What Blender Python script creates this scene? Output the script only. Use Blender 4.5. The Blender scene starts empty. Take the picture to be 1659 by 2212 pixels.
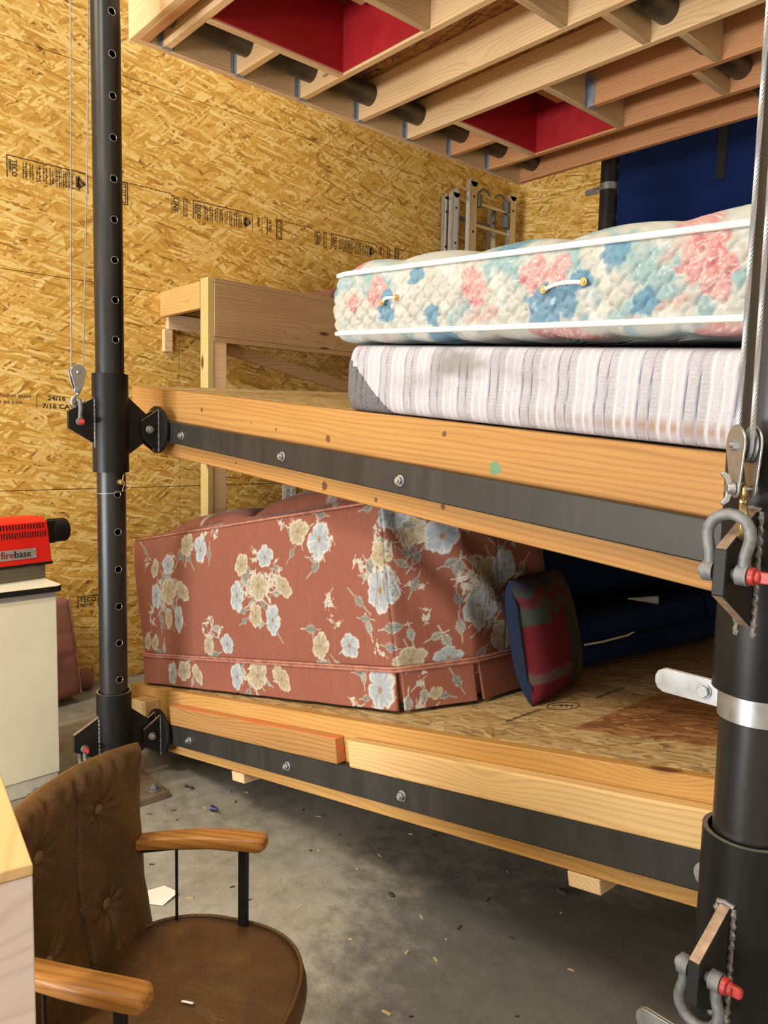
import bpy, bmesh, math, random
import numpy as np
from mathutils import Vector, Matrix, Euler

# ------------------------------------------------------------------ camera, world, lights
S = bpy.context.scene
COL = S.collection
R_ = math.radians
cam_d = bpy.data.cameras.new('camera')
cam = bpy.data.objects.new('camera', cam_d)
COL.objects.link(cam)
S.camera = cam
cam_d.sensor_fit = 'HORIZONTAL'
cam_d.sensor_width = 36.0
cam_d.lens = 36.016
cam_d.clip_start = 0.02
yaw, pit, rol = -0.8394, -0.0970, 0.0218
F_ = Vector((math.sin(yaw)*math.cos(pit), math.cos(yaw)*math.cos(pit), math.sin(pit)))
rt = Vector((math.cos(yaw), -math.sin(yaw), 0)); up = rt.cross(F_)
Rv = rt*math.cos(rol)+up*math.sin(rol); Uv = up*math.cos(rol)-rt*math.sin(rol)
M = Matrix((Rv, Uv, -F_)).transposed().to_4x4()
M.translation = Vector((3.1701, -1.2996, 1.552))
cam.matrix_world = M

S.view_settings.view_transform = 'Standard'
S.view_settings.look = 'None'
S.view_settings.gamma = 1.0
S.view_settings.use_curve_mapping = False
S.view_settings.exposure = -0.1
S.cycles.max_bounces = 6; S.cycles.diffuse_bounces = 4; S.cycles.glossy_bounces = 2; S.cycles.transmission_bounces = 1
S.cycles.caustics_reflective = False; S.cycles.caustics_refractive = False

W = bpy.data.worlds.new('world'); S.world = W; W.use_nodes = True
W.node_tree.nodes['Background'].inputs[0].default_value = (0.62, 0.76, 1.0, 1)
W.node_tree.nodes['Background'].inputs[1].default_value = 1.2

def area(name, loc, direction, sx, sy, power, col):
    d = bpy.data.lights.new(name, 'AREA'); d.shape = 'RECTANGLE'; d.size = sx; d.size_y = sy
    d.energy = power; d.color = col
    o = bpy.data.objects.new(name, d); COL.objects.link(o)
    o.location = loc; o.rotation_euler = Vector(direction).to_track_quat('-Z', 'Y').to_euler()
    return o
# daylight through the open roller door behind the camera
area('daylight_door', (0.9, -7.35, 1.7), (0.06, 1, 0.02), 4.2, 3.2, 110, (0.80, 0.89, 1.0))
# added fill light low in the doorway, tilted up to brighten the joists
area('joist_fill', (0.9, -7.30, 0.45), (0.05, 1, 0.55), 4.0, 0.85, 540, (0.97, 0.96, 0.95))
WARM = (1.0, 0.89, 0.68)
LAMPS = [(-0.75, 1.2, 4.72, 1.4), (-0.3, -2.7, 4.72, 1.2), (1.9, -2.9, 4.72, 1.2), (5.2, -0.8, 4.72, 1.2)]
LAMP_W = [16, 80, 130, 30]
for (lx, ly, lz, ll), lw in zip(LAMPS, LAMP_W):
    area('lamp_light', (lx, ly, lz-0.04), (0, 0, -1), 0.12, ll, lw, WARM)

# ------------------------------------------------------------------ helpers
rng = random.Random(7)

class MB:
    """collects shapes into one mesh"""
    def __init__(s): s.v = []; s.f = []; s.m = []; s.c = []
    def add(s, verts, faces, m=0, col=None):
        o = len(s.v); s.v += [tuple(map(float, p)) for p in verts]
        s.f += [tuple(i+o for i in f) for f in faces]; s.m += [m]*len(faces)
        if col is not None:
            s.c += [(0, 0, 0)]*(o-len(s.c)) + list(col)
        return s
    def box(s, x0, x1, y0, y1, z0, z1, m=0, rot=None, piv=(0, 0, 0)):
        p = [(x, y, z) for x in (x0, x1) for y in (y0, y1) for z in (z0, z1)]
        if rot is not None:
            pv = Vector(piv); p = [rot @ (Vector(q)-pv)+pv for q in p]
        return s.add(p, [(0, 1, 3, 2), (4, 6, 7, 5), (0, 4, 5, 1), (2, 3, 7, 6), (0, 2, 6, 4), (1, 5, 7, 3)], m)
    def prism(s, pts, axis, a0, a1, m=0):
        n = len(pts)
        def mk(p, a):
            if axis == 'x': return (a, p[0], p[1])
            if axis == 'y': return (p[0], a, p[1])
            return (p[0], p[1], a)
        v = [mk(p, a0) for p in pts]+[mk(p, a1) for p in pts]
        f = [tuple(range(n))[::-1], tuple(range(n, 2*n))]
        f += [(i, (i+1) % n, n+(i+1) % n, n+i) for i in range(n)]
        if axis == 'y': f = [q[::-1] for q in f]
        return s.add(v, f, m)
    def cyl(s, p0, p1, r, seg=20, m=0, r1=None, ang=0.0):
        p0, p1 = Vector(p0), Vector(p1); d = (p1-p0).normalized()
        a = d.orthogonal().normalized() if abs(d.z) < .99 else Vector((1, 0, 0)); b = d.cross(a)
        r1 = r if r1 is None else r1
        v = []
        for p, rr in ((p0, r), (p1, r1)):
            for i in range(seg):
                t = 2*math.pi*i/seg+ang
                v.append(p+(a*math.cos(t)+b*math.sin(t))*rr)
        f = [(i, (i+1) % seg, seg+(i+1) % seg, seg+i) for i in range(seg)]
        f += [tuple(range(seg))[::-1], tuple(range(seg, 2*seg))]
        return s.add(v, f, m)
    def pipe(s, p0, p1, ro, ri, seg=48, m=0, mr=None):
        p0, p1 = Vector(p0), Vector(p1); d = (p1-p0).normalized()
        a = d.orthogonal().normalized() if abs(d.z) < .99 else Vector((1, 0, 0)); b = d.cross(a)
        v = []
        for p, rr in ((p0, ro), (p1, ro), (p1, ri), (p0, ri)):
            v += [p+(a*math.cos(2*math.pi*i/seg)+b*math.sin(2*math.pi*i/seg))*rr for i in range(seg)]
        for k in range(4):
            o, q = k*seg, ((k+1) % 4)*seg
            s.add([], [], 0)
        base = len(s.v); s.v += [tuple(p) for p in v]
        for k in range(4):
            o, q = base+k*seg, base+((k+1) % 4)*seg
            for i in range(seg):
                j = (i+1) % seg
                s.f.append((o+i, o+j, q+j, q+i)); s.m.append((mr if (mr is not None and k in (1, 3)) else m))
        return s
    def tube(s, path, r, seg=10, m=0, closed=False, cap=True):
        P = [Vector(p) for p in path]; n = len(P)
        rr = r if hasattr(r, '__len__') else [r]*n
        T = []
        for i in range(n):
            a = P[(i-1) % n] if (closed or i > 0) else P[i]
            b = P[(i+1) % n] if (closed or i < n-1) else P[i]
            T.append((b-a).normalized())
        nrm = T[0].orthogonal().normalized(); rings = []
        for i in range(n):
            nrm = (nrm-T[i]*nrm.dot(T[i]))
            nrm = nrm.normalized() if nrm.length > 1e-6 else T[i].orthogonal().normalized()
            b = T[i].cross(nrm)
            rings.append([P[i]+(nrm*math.cos(2*math.pi*k/seg)+b*math.sin(2*math.pi*k/seg))*rr[i] for k in range(seg)])
        v = [p for ring in rings for p in ring]; f = []
        for i in range(n if closed else n-1):
            o, q = i*seg, ((i+1) % n)*seg
            f += [(o+k, o+(k+1) % seg, q+(k+1) % seg, q+k) for k in range(seg)]
        if cap and not closed:
            f += [tuple(range(seg))[::-1], tuple(range((n-1)*seg, n*seg))]
        return s.add(v, f, m)
    def ball(s, c, r, sx=1, sy=1, sz=1, m=0, nu=16, nv=10):
        v = []; f = []
        for j in range(nv+1):
            t = math.pi*j/nv
            for i in range(nu):
                a = 2*math.pi*i/nu
                v.append((c[0]+r*sx*math.sin(t)*math.cos(a), c[1]+r*sy*math.sin(t)*math.sin(a), c[2]+r*sz*math.cos(t)))
        for j in range(nv):
            for i in range(nu):
                f.append((j*nu+i, (j+1)*nu+i, (j+1)*nu+(i+1) % nu, j*nu+(i+1) % nu))
        return s.add(v, f, m)
    def grid(s, P, m=0, closed=False, col=None, flip=False):
        n, k = P.shape[:2]; f = []
        for i in range(n if closed else n-1):
            j = (i+1) % n
            for q in range(k-1):
                t = (i*k+q, j*k+q, j*k+q+1, i*k+q+1)
                f.append(t[::-1] if flip else t)
        return s.add(P.reshape(-1, 3).tolist(), f, m, None if col is None else col.reshape(-1, 3).tolist())
    def build(s, name, mats, parent=None, bevel=0, smooth=35, world=False, weld=False):
        if world and parent is not None:
            mi = (Matrix.Translation(parent.location) @ parent.rotation_euler.to_matrix().to_4x4()).inverted()
            s.v = [tuple(mi @ Vector(p)) for p in s.v]
        me = bpy.data.meshes.new(name)
        me.from_pydata(s.v, [], s.f)
        mats = mats if isinstance(mats, (list, tuple)) else [mats]
        for mm in mats: me.materials.append(mm)
        if len(mats) > 1: me.polygons.foreach_set('material_index', s.m)
        if s.c:
            s.c += [(0, 0, 0)]*(len(s.v)-len(s.c))
            at = me.color_attributes.new('Col', 'FLOAT_COLOR', 'POINT')
            a = np.ones((len(s.v), 4), np.float32); a[:, :3] = np.array(s.c, np.float32)
            at.data.foreach_set('color', a.ravel())
        bm = bmesh.new(); bm.from_mesh(me)
        if weld: bmesh.ops.remove_doubles(bm, verts=bm.verts, dist=2e-5)
        bmesh.ops.recalc_face_normals(bm, faces=bm.faces); bm.to_mesh(me); bm.free()
        if smooth:
            me.polygons.foreach_set('use_smooth', [True]*len(me.polygons))
            me.set_sharp_from_angle(angle=R_(smooth))
        o = bpy.data.objects.new(name, me); COL.objects.link(o)
        if parent: o.parent = parent
        if bevel:
            b = o.modifiers.new('bevel', 'BEVEL'); b.width = bevel; b.segments = 2; b.limit_method = 'ANGLE'
            b.angle_limit = R_(40)
        return o

def tag(o, label, cat, group=None):
    o['label'] = label; o['category'] = cat
    if group: o['group'] = group
    return o
def thing(name, label, cat, loc=(0, 0, 0), rot=(0, 0, 0), group=None):
    o = bpy.data.objects.new(name, None); COL.objects.link(o)
    o.empty_display_size = .05
    o.location = loc; o.rotation_euler = Euler(rot)
    return tag(o, label, cat, group)
def dup(root, label, loc=None, rot=None, group=None):
    r = root.copy(); COL.objects.link(r); r['label'] = label
    if loc is not None: r.location = loc
    if rot is not None: r.rotation_euler = Euler(rot)
    if group: r['group'] = group
    for ch in list(root.children):
        c = ch.copy(); COL.objects.link(c); c.parent = r
        for g in list(ch.children):
            d = g.copy(); COL.objects.link(d); d.parent = c
    return r
def struct(o):
    o['kind'] = 'structure'; return o

# ------------------------------------------------------------------ materials
def new_mat(name):
    m = bpy.data.materials.new(name); m.use_nodes = True
    return m, m.node_tree, m.node_tree.nodes['Principled BSDF']
def nd(nt, t, **kw):
    n = nt.nodes.new('ShaderNode'+t)
    for k, v in kw.items():
        if k.startswith('_'): setattr(n, k[1:], v)
        else:
            key = int(k[1:]) if k[0] == 'i' and k[1:].isdigit() else k.replace('_', ' ')
            sock = n.inputs[key]
            if hasattr(v, 'is_output'): nt.links.new(v, sock)
            else: sock.default_value = v
    return n
def ramp(nt, fac, stops, interp='LINEAR'):
    n = nt.nodes.new('ShaderNodeValToRGB'); n.color_ramp.interpolation = interp
    e = n.color_ramp.elements
    while len(e) < len(stops): e.new(0.5)
    for q, (p, c) in zip(e, stops): q.position = p; q.color = (*c, 1)
    nt.links.new(fac, n.inputs[0]); return n.outputs[0]
def mixc(nt, fac, a, b, mode='MIX'):
    n = nt.nodes.new('ShaderNodeMix'); n.data_type = 'RGBA'; n.blend_type = mode
    for sock, v in ((n.inputs[0], fac), (n.inputs[6], a), (n.inputs[7], b)):
        if hasattr(v, 'is_output'): nt.links.new(v, sock)
        else: sock.default_value = v if not isinstance(v, tuple) else (*v, 1)
    return n.outputs[2]
def mth(nt, op, a, b=0.0, c=None):
    n = nt.nodes.new('ShaderNodeMath'); n.operation = op
    for i, v in enumerate((a, b) if c is None else (a, b, c)):
        if hasattr(v, 'is_output'): nt.links.new(v, n.inputs[i])
        else: n.inputs[i].default_value = v
    return n.outputs[0]
def objco(nt): return nd(nt, 'TexCoord').outputs['Object']
def bump(nt, bs, h, strength, dist=0.01):
    b = nd(nt, 'Bump', Strength=strength, Distance=dist, Height=h)
    nt.links.new(b.outputs[0], bs.inputs['Normal'])

def plain(name, col, rough=.5, metal=0.0, noise=0.0, nscale=30, spec=.5, bumpy=0.0):
    m, nt, b = new_mat(name)
    b.inputs['Base Color'].default_value = (*col, 1); b.inputs['Roughness'].default_value = rough
    b.inputs['Metallic'].default_value = metal; b.inputs['Specular IOR Level'].default_value = spec
    if noise or bumpy:
        n = nd(nt, 'TexNoise', Vector=objco(nt), Scale=nscale, Detail=5.0, Roughness=.6)
        if noise:
            lo = tuple(c*(1-noise) for c in col); hi = tuple(min(1, c*(1+noise)) for c in col)
            nt.links.new(ramp(nt, n.outputs[0], [(.3, lo), (.7, hi)]), b.inputs['Base Color'])
            nt.links.new(mth(nt, 'ADD', mth(nt, 'MULTIPLY', n.outputs[0], .3), rough-.15), b.inputs['Roughness'])
        if bumpy: bump(nt, b, n.outputs[0], bumpy, .003)
    return m

def osb(name, plane='yz', pal=None, grain=1.0):
    """oriented strand board: layered, rotated, stretched cells, one colour per flake"""
    pal = pal or [(.15, .062, .013), (.52, .275, .048), (.69, .42, .092), (.87, .66, .27)]
    m, nt, b = new_mat(name)
    s = nd(nt, 'SeparateXYZ', i0=objco(nt)).outputs
    ax = {'x': s[0], 'y': s[1], 'z': s[2]}
    v = nd(nt, 'CombineXYZ', i0=ax[plane[0]], i1=ax[plane[1]]).outputs[0]
    warp = nd(nt, 'TexNoise', Vector=v, Scale=16.0, Detail=3.0, _noise_dimensions='2D').outputs['Color']
    wv = nd(nt, 'VectorMath', _operation='MULTIPLY_ADD', i0=warp, i1=(.018, .018, 0), i2=v).outputs[0]
    big = nd(nt, 'TexNoise', Vector=v, Scale=2.2, Detail=2.0, _noise_dimensions='2D').outputs[0]
    col = None
    layers = [(4, 16, 58, 0.0), (-34, 13, 66, .40), (62, 12, 52, .42), (20, 11, 46, .45), (-68, 13, 70, .52), (-14, 10, 52, .5), (38, 12, 60, .55), (-40, 15, 80, .60), (9, 13, 96, .62)]
    for i, (ang, sx, sy, thr) in enumerate(layers):
        mr = nd(nt, 'Mapping', Vector=wv, Location=(i*3.7, i*1.3, 0), Rotation=(0, 0, R_(ang))).outputs[0]
        mp = nd(nt, 'VectorMath', _operation='MULTIPLY', i0=mr, i1=(sx*.62, sy*.86, 1)).outputs[0]
        vo = nd(nt, 'TexVoronoi', Vector=mp, Scale=1.0, Randomness=1.0, _voronoi_dimensions='2D', _distance='CHEBYCHEV')
        sc = nd(nt, 'SeparateColor', i0=vo.outputs['Color']).outputs
        fine = nd(nt, 'TexNoise', Vector=mp, Scale=2.2, Detail=1.0, _noise_dimensions='2D').outputs[0]
        val = mth(nt, 'ADD', mth(nt, 'MULTIPLY', sc[1], .80), mth(nt, 'MULTIPLY', fine, .34))
        c = ramp(nt, val, [(.08, pal[0]), (.24, pal[1]), (.62, pal[2]), (.98, pal[3])])
        if col is None: col = c
        else:
            mask = mth(nt, 'GREATER_THAN', sc[0], thr)
            col = mixc(nt, mask, col, c)
    nt.links.new(col, b.inputs['Base Color'])
    b.inputs['Roughness'].default_value = .62; b.inputs['Specular IOR Level'].default_value = .3
    bump(nt, b, nd(nt, 'TexNoise', Vector=nd(nt, 'Mapping', Vector=v, Scale=(26, 90, 1)).outputs[0], Scale=1.0, Detail=2.0, _noise_dimensions='2D').outputs[0], .25*grain, .004)
    return m

def wood(name, axis='x', lo=(.46, .24, .085), hi=(.72, .46, .20), knots=True, rough=.6, spots=(), ring=1.0, seed=0):
    m, nt, b = new_mat(name)
    s = nd(nt, 'SeparateXYZ', i0=objco(nt)).outputs
    order = {'x': (0, 1, 2), 'y': (1, 0, 2), 'z': (2, 0, 1)}[axis]
    v = nd(nt, 'CombineXYZ', i0=s[order[0]], i1=s[order[1]], i2=s[order[2]]).outputs[0]
    oi = nd(nt, 'ObjectInfo').outputs['Random']
    off = nd(nt, 'CombineXYZ', i0=mth(nt, 'MULTIPLY', oi, 13.7), i1=mth(nt, 'MULTIPLY', oi, 3.1), i2=seed*1.7).outputs[0]
    v = nd(nt, 'VectorMath', _operation='ADD', i0=v, i1=off).outputs[0]
    # knots pull the grain
    vk = nd(nt, 'Mapping', Vector=v, Scale=(1.9, 5.0, 6.5)).outputs[0]
    kn = nd(nt, 'TexVoronoi', Vector=vk, Scale=1.0, Randomness=1.0).outputs['Distance']
    low = nd(nt, 'TexNoise', Vector=nd(nt, 'Mapping', Vector=v, Scale=(.9, 5, 5)).outputs[0], Scale=1.0, Detail=2.0).outputs[0]
    pull = mth(nt, 'MULTIPLY', mth(nt, 'POWER', mth(nt, 'SUBTRACT', 1.0, mth(nt, 'MINIMUM', kn, 1.0)), 5.0), .9 if knots else 0.0)
    sv = nd(nt, 'SeparateXYZ', i0=v).outputs
    rr = mth(nt, 'ADD', mth(nt, 'ADD', mth(nt, 'MULTIPLY', sv[1], 330*ring), mth(nt, 'MULTIPLY', sv[2], 390*ring)), mth(nt, 'MULTIPLY', mth(nt, 'ADD', low, pull), 42.0))
    line = mth(nt, 'ADD', mth(nt, 'MULTIPLY', mth(nt, 'SINE', rr), .5), .5)
    fib = nd(nt, 'TexNoise', Vector=nd(nt, 'Mapping', Vector=v, Scale=(3.0, 140, 140)).outputs[0], Scale=1.0, Detail=3.0).outputs[0]
    tone = nd(nt, 'TexNoise', Vector=nd(nt, 'Mapping', Vector=v, Scale=(1.2, 7, 7)).outputs[0], Scale=1.0, Detail=3.0).outputs[0]
    f = mth(nt, 'ADD', mth(nt, 'ADD', mth(nt, 'MULTIPLY', mth(nt, 'POWER', line, 3.0), .22), mth(nt, 'MULTIPLY', fib, .32)), mth(nt, 'MULTIPLY', tone, .50))
    mid = tuple((a*.45+c*.55) for a, c in zip(lo, hi))
    col = ramp(nt, f, [(.28, hi), (.55, mid), (.85, lo)])
    if knots:
        km = ramp(nt, kn, [(.05, (1, 1, 1)), (.10, (0, 0, 0))])
        col = mixc(nt, km, col, (.13, .055, .02))
    oc = objco(nt)
    for (p, r, c) in spots:
        d = nd(nt, 'VectorMath', _operation='DISTANCE', i0=oc, i1=p).outputs['Value']
        nn = nd(nt, 'TexNoise', Vector=oc, Scale=60.0, Detail=3.0).outputs[0]
        dd = mth(nt, 'ADD', d, mth(nt, 'MULTIPLY', nn, r*.7))
        col = mixc(nt, ramp(nt, mth(nt, 'DIVIDE', dd, r), [(1.05, (.75, .75, .75)), (1.3, (0, 0, 0))]) if False else mth(nt, 'MULTIPLY', mth(nt, 'LESS_THAN', dd, r*1.25), .88), col, c)
    nt.links.new(col, b.inputs['Base Color'])
    b.inputs['Roughness'].default_value = rough; b.inputs['Specular IOR Level'].default_value = .3
    bump(nt, b, fib, .10, .002)
    return m

def fabric(name, rough=.85, weave=900, strength=.15, sheen=0.0, tint=None):
    """cloth whose printed pattern is a colour attribute"""
    m, nt, b = new_mat(name)
    c = nd(nt, 'VertexColor', _layer_name='Col').outputs[0] if tint is None else None
    n = nd(nt, 'TexNoise', Vector=nd(nt, 'Mapping', Vector=objco(nt), Scale=(1, 1, .25)).outputs[0], Scale=weave, Detail=2.0).outputs[0]
    g = ramp(nt, n, [(.3, (.80, .80, .80)), (.7, (1.0, 1.0, 1.0))])
    if tint is None: nt.links.new(mixc(nt, 1.0, c, g, 'MULTIPLY'), b.inputs['Base Color'])
    else: nt.links.new(mixc(nt, 1.0, tint, g, 'MULTIPLY'), b.inputs['Base Color'])
    b.inputs['Roughness'].default_value = rough; b.inputs['Specular IOR Level'].default_value = .25
    if sheen:
        b.inputs['Sheen Weight'].default_value = sheen; b.inputs['Sheen Roughness'].default_value = .4
    bump(nt, b, n, strength, .002)
    return m

def steel_mat(name, col, rough, metal):
    m, nt, b = new_mat(name)
    oc = objco(nt)
    n = nd(nt, 'TexNoise', Vector=nd(nt, 'Mapping', Vector=oc, Scale=(14, 14, 2.2)).outputs[0], Scale=1.0, Detail=6.0, Roughness=.65).outputs[0]
    nt.links.new(ramp(nt, n, [(.3, tuple(c*.7 for c in col)), (.55, col), (.75, (col[0]*1.5, col[1]*1.35, col[2]*1.2))]), b.inputs['Base Color'])
    nt.links.new(mth(nt, 'ADD', mth(nt, 'MULTIPLY', n, .25), rough-.12), b.inputs['Roughness'])
    b.inputs['Metallic'].default_value = metal
    if metal == 0: b.inputs['Specular IOR Level'].default_value = .22
    return m

def concrete(name):
    m, nt, b = new_mat(name); oc = objco(nt)
    n1 = nd(nt, 'TexNoise', Vector=oc, Scale=1.3, Detail=6.0, Roughness=.62).outputs[0]
    n2 = nd(nt, 'TexNoise', Vector=oc, Scale=14.0, Detail=8.0, Roughness=.7).outputs[0]
    n3 = nd(nt, 'TexNoise', Vector=oc, Scale=130.0, Detail=4.0).outputs[0]
    f = mth(nt, 'ADD', mth(nt, 'MULTIPLY', n1, .5), mth(nt, 'ADD', mth(nt, 'MULTIPLY', n2, .38), mth(nt, 'MULTIPLY', n3, .16)))
    col = ramp(nt, f, [(.38, (.15, .14, .115)), (.50, (.29, .275, .235)), (.62, (.40, .385, .345)), (.72, (.52, .50, .465))])
    sp = nd(nt, 'TexVoronoi', Vector=oc, Scale=22.0).outputs['Distance']
    col = mixc(nt, mth(nt, 'MULTIPLY', mth(nt, 'LESS_THAN', mth(nt, 'ADD', sp, mth(nt, 'MULTIPLY', n2, .25)), .17), .6), col, (.07, .065, .055))
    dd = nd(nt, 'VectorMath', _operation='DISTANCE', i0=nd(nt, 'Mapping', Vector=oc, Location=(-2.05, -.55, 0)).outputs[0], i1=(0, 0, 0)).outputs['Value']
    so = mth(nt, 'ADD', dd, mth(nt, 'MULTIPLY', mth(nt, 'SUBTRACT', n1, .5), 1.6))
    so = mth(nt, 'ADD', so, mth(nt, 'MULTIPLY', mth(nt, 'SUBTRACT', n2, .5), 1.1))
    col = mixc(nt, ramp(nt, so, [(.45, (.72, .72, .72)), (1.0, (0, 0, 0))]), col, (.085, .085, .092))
    nt.links.new(col, b.inputs['Base Color'])
    b.inputs['Roughness'].default_value = .72; b.inputs['Specular IOR Level'].default_value = .35
    bump(nt, b, f, .25, .006)
    return m

def leather(name, col):
    m, nt, b = new_mat(name); oc = objco(nt)
    n1 = nd(nt, 'TexNoise', Vector=oc, Scale=7.0, Detail=5.0, Roughness=.6, Distortion=.8).outputs[0]
    cr = nd(nt, 'TexVoronoi', Vector=oc, Scale=190.0, _feature='DISTANCE_TO_EDGE').outputs[0]
    wr = nd(nt, 'TexNoise', Vector=nd(nt, 'Mapping', Vector=oc, Rotation=(0, 0, .5), Scale=(7, 34, 12)).outputs[0], Scale=1.0, Detail=4.0, Distortion=1.2).outputs[0]
    c = ramp(nt, n1, [(.3, tuple(x*.6 for x in col)), (.55, col), (.78, tuple(x*1.6 for x in col))])
    nt.links.new(c, b.inputs['Base Color'])
    nt.links.new(mth(nt, 'ADD', mth(nt, 'MULTIPLY', wr, .3), .20), b.inputs['Roughness'])
    h = mth(nt, 'ADD', mth(nt, 'MULTIPLY', wr, .8), mth(nt, 'MULTIPLY', mth(nt, 'MINIMUM', cr, .25), .5))
    bump(nt, b, h, .55, .007)
    return m

M_osb_w = osb('osb_wall_board', 'yz')
M_osb_b = osb('osb_back_board', 'xz')
M_osb_d = osb('osb_deck_board', 'xy', [(.10, .055, .02), (.33, .215, .085), (.46, .315, .145), (.60, .45, .24)])
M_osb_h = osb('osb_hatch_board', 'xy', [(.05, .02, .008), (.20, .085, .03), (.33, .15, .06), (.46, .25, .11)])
M_wx = wood('fir_beam_long', 'x', (.25, .11, .027), (.44, .232, .07), knots=False, spots=[((1.885, 0, -.105), .020, (.09, .25, .14)), ((0.320, 0, -0.065), 0.01, (.10, .038, .012)), ((1.169, 0, -0.100), 0.013, (.10, .038, .012)), ((0.864, 0, -0.097), 0.006, (.10, .038, .012)), ((1.694, 0, -0.034), 0.009, (.10, .038, .012)), ((0.697, 0, -0.088), 0.005, (.10, .038, .012)), ((1.161, 0, -0.258), 0.017, (.10, .038, .012)), ((0.595, 0, -0.250), 0.006, (.10, .038, .012)), ((1.423, 0, -0.263), 0.008, (.10, .038, .012)), ((1.708, 0, -0.237), 0.01, (.10, .038, .012))])
M_wx2 = wood('fir_beam_low', 'x', (.33, .15, .036), (.53, .30, .09), seed=3)
M_jx = wood('spruce_joist', 'x', (.62, .38, .18), (.90, .64, .36), seed=5, spots=[((1.25, 1.157, .105), .022, (.10, .30, .17))])
M_jx_red = wood('fir_joist_red', 'x', (.46, .19, .08), (.66, .34, .16), seed=8)
M_jy = wood('spruce_crosspiece', 'y', (.62, .40, .20), (.90, .66, .41), seed=6)
M_blk = wood('pale_block', 'y', (.50, .31, .15), (.70, .51, .30), seed=9)
M_old = wood('weathered_stud', 'x', (.19, .085, .025), (.42, .225, .07), seed=11)
M_oldtop, _nt, _b = new_mat('worn_orange_paint')
_n = nd(_nt, 'TexNoise', Vector=nd(_nt, 'Mapping', Vector=objco(_nt), Scale=(9, 40, 40)).outputs[0], Scale=1.0, Detail=5.0, Roughness=.7).outputs[0]
_nt.links.new(ramp(_nt, _n, [(.40, (.46, .25, .085)), (.52, (.60, .20, .07)), (.66, (.70, .155, .05))]), _b.inputs['Base Color'])
_b.inputs['Roughness'].default_value = .75
M_new = wood('new_stud', 'x', (.44, .26, .10), (.67, .46, .21), seed=12)
M_wz = wood('treated_post', 'z', (.42, .31, .10), (.64, .52, .23), seed=13)
M_shelf = wood('shelf_plank', 'y', (.30, .17, .07), (.52, .34, .165), seed=14)
M_shelfx = wood('shelf_end_plank', 'x', (.48, .27, .09), (.66, .43, .17), seed=15)
M_arm = wood('varnished_arm', 'x', (.17, .060, .014), (.50, .235, .060), knots=False, rough=.36, seed=16)
M_ply = wood('bench_top_pine', 'x', (.62, .38, .15), (.80, .56, .28), rough=.6, ring=.5, seed=18)
M_pink = wood('bench_washed_pine', 'y', (.64, .50, .45), (.86, .74, .69), ring=.6, seed=17)
M_grey = wood('grey_riser_wood', 'y', (.10, .085, .06), (.21, .185, .14), knots=False, seed=19)
M_red = plain('red_enamel_lining', (.42, .014, .022), .5, noise=.12, nscale=6)
M_dark = plain('dark_recess_board', (.16, .03, .025), .8)
M_pipe = steel_mat('black_pipe', (.10, .085, .07), .42, .55)
M_steel = steel_mat('black_steel', (.042, .0415, .043), .36, .7)
M_sleeve = steel_mat('black_sleeve_steel', (.010, .010, .0105), .38, .0)
M_plate = steel_mat('mill_scale_plate', (.016, .0155, .015), .5, 0.0)
M_chan = steel_mat('grey_steel_channel', (.034, .032, .029), .48, .4)
M_cut = plain('bare_cut_steel', (.42, .30, .22), .5, .6, noise=.25, nscale=80)
M_bright = plain('bare_bright_steel', (.62, .60, .56), .35, .9)
M_weld = plain('weld_bead', (.22, .20, .19), .45, .7, noise=.5, nscale=200, bumpy=.6)
M_zinc = plain('zinc_plated', (.44, .455, .47), .38, .9, noise=.05, nscale=40)
M_galv = plain('galvanised', (.17, .175, .18), .6, .4, noise=.3, nscale=70, bumpy=.25)
M_brass = plain('yellow_zinc', (.55, .42, .20), .32, .95, noise=.2, nscale=60)
M_rope = plain('wire_strand', (.33, .34, .36), .5, .7)
M_redpin = plain('red_painted_pin', (.33, .028, .022), .45, noise=.3, nscale=90)
M_hanger = plain('blue_galvanised_hanger', (.30, .34, .39), .55, .3, noise=.2, nscale=50)
M_black = plain('black_paint', (.010, .010, .011), .6, spec=.25)
M_ink = plain('stamp_ink', (.035, .022, .012), .8)
M_inkf = plain('faded_stamp_ink', (.20, .105, .035), .8)
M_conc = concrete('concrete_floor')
M_rust = plain('rusty_plate', (.20, .145, .10), .62, .35, noise=.45, nscale=14, bumpy=.3)
M_alu = plain('aluminium', (.66, .66, .65), .36, .9, noise=.1, nscale=30)
M_alug = plain('grey_cast_fitting', (.20, .20, .20), .5, .5)
M_navyv = plain('navy_vinyl', (.005, .017, .085), .85, spec=.12)
M_white = plain('white_plastic', (.82, .82, .79), .4)
M_cream = plain('cream_laminate', (.86, .84, .68), .45, noise=.05, nscale=4)
M_scuff = plain('scuffed_white_board', (.66, .64, .56), .5, noise=.12, nscale=25)
M_enamel = plain('red_machine_enamel', (.78, .018, .012), .32)
M_tag = plain('silver_tag', (.62, .62, .62), .35, .7)
M_textred = plain('dark_red_print', (.22, .01, .012), .5)
M_lea = leather('brown_leather', (.105, .052, .016))
M_leab = leather('button_leather', (.19, .105, .035))
M_frame = plain('black_chair_frame', (.014, .014, .017), .38, .3)
M_floral = fabric('rose_floral_brocade', .62, 500, .12, .12)
M_quilt = fabric('quilted_floral_ticking', .85, 700, .08)
M_tick = fabric('striped_ticking', .7, 700, .08)
M_mix = fabric('patchwork_cloth', .95, 500, .2)
M_pipew = plain('white_piping_tape', (.80, .79, .74), .8, bumpy=.3, nscale=400)
M_navyf = fabric('navy_upholstery', .95, 600, .25, 0.0, (.008, .020, .075))
M_navyk = fabric('navy_knit', .95, 350, .5, 0.0, (.012, .022, .055))
M_pinkf = fabric('dusty_pink_cloth', .9, 400, .25, 0.0, (.34, .155, .12))
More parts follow.
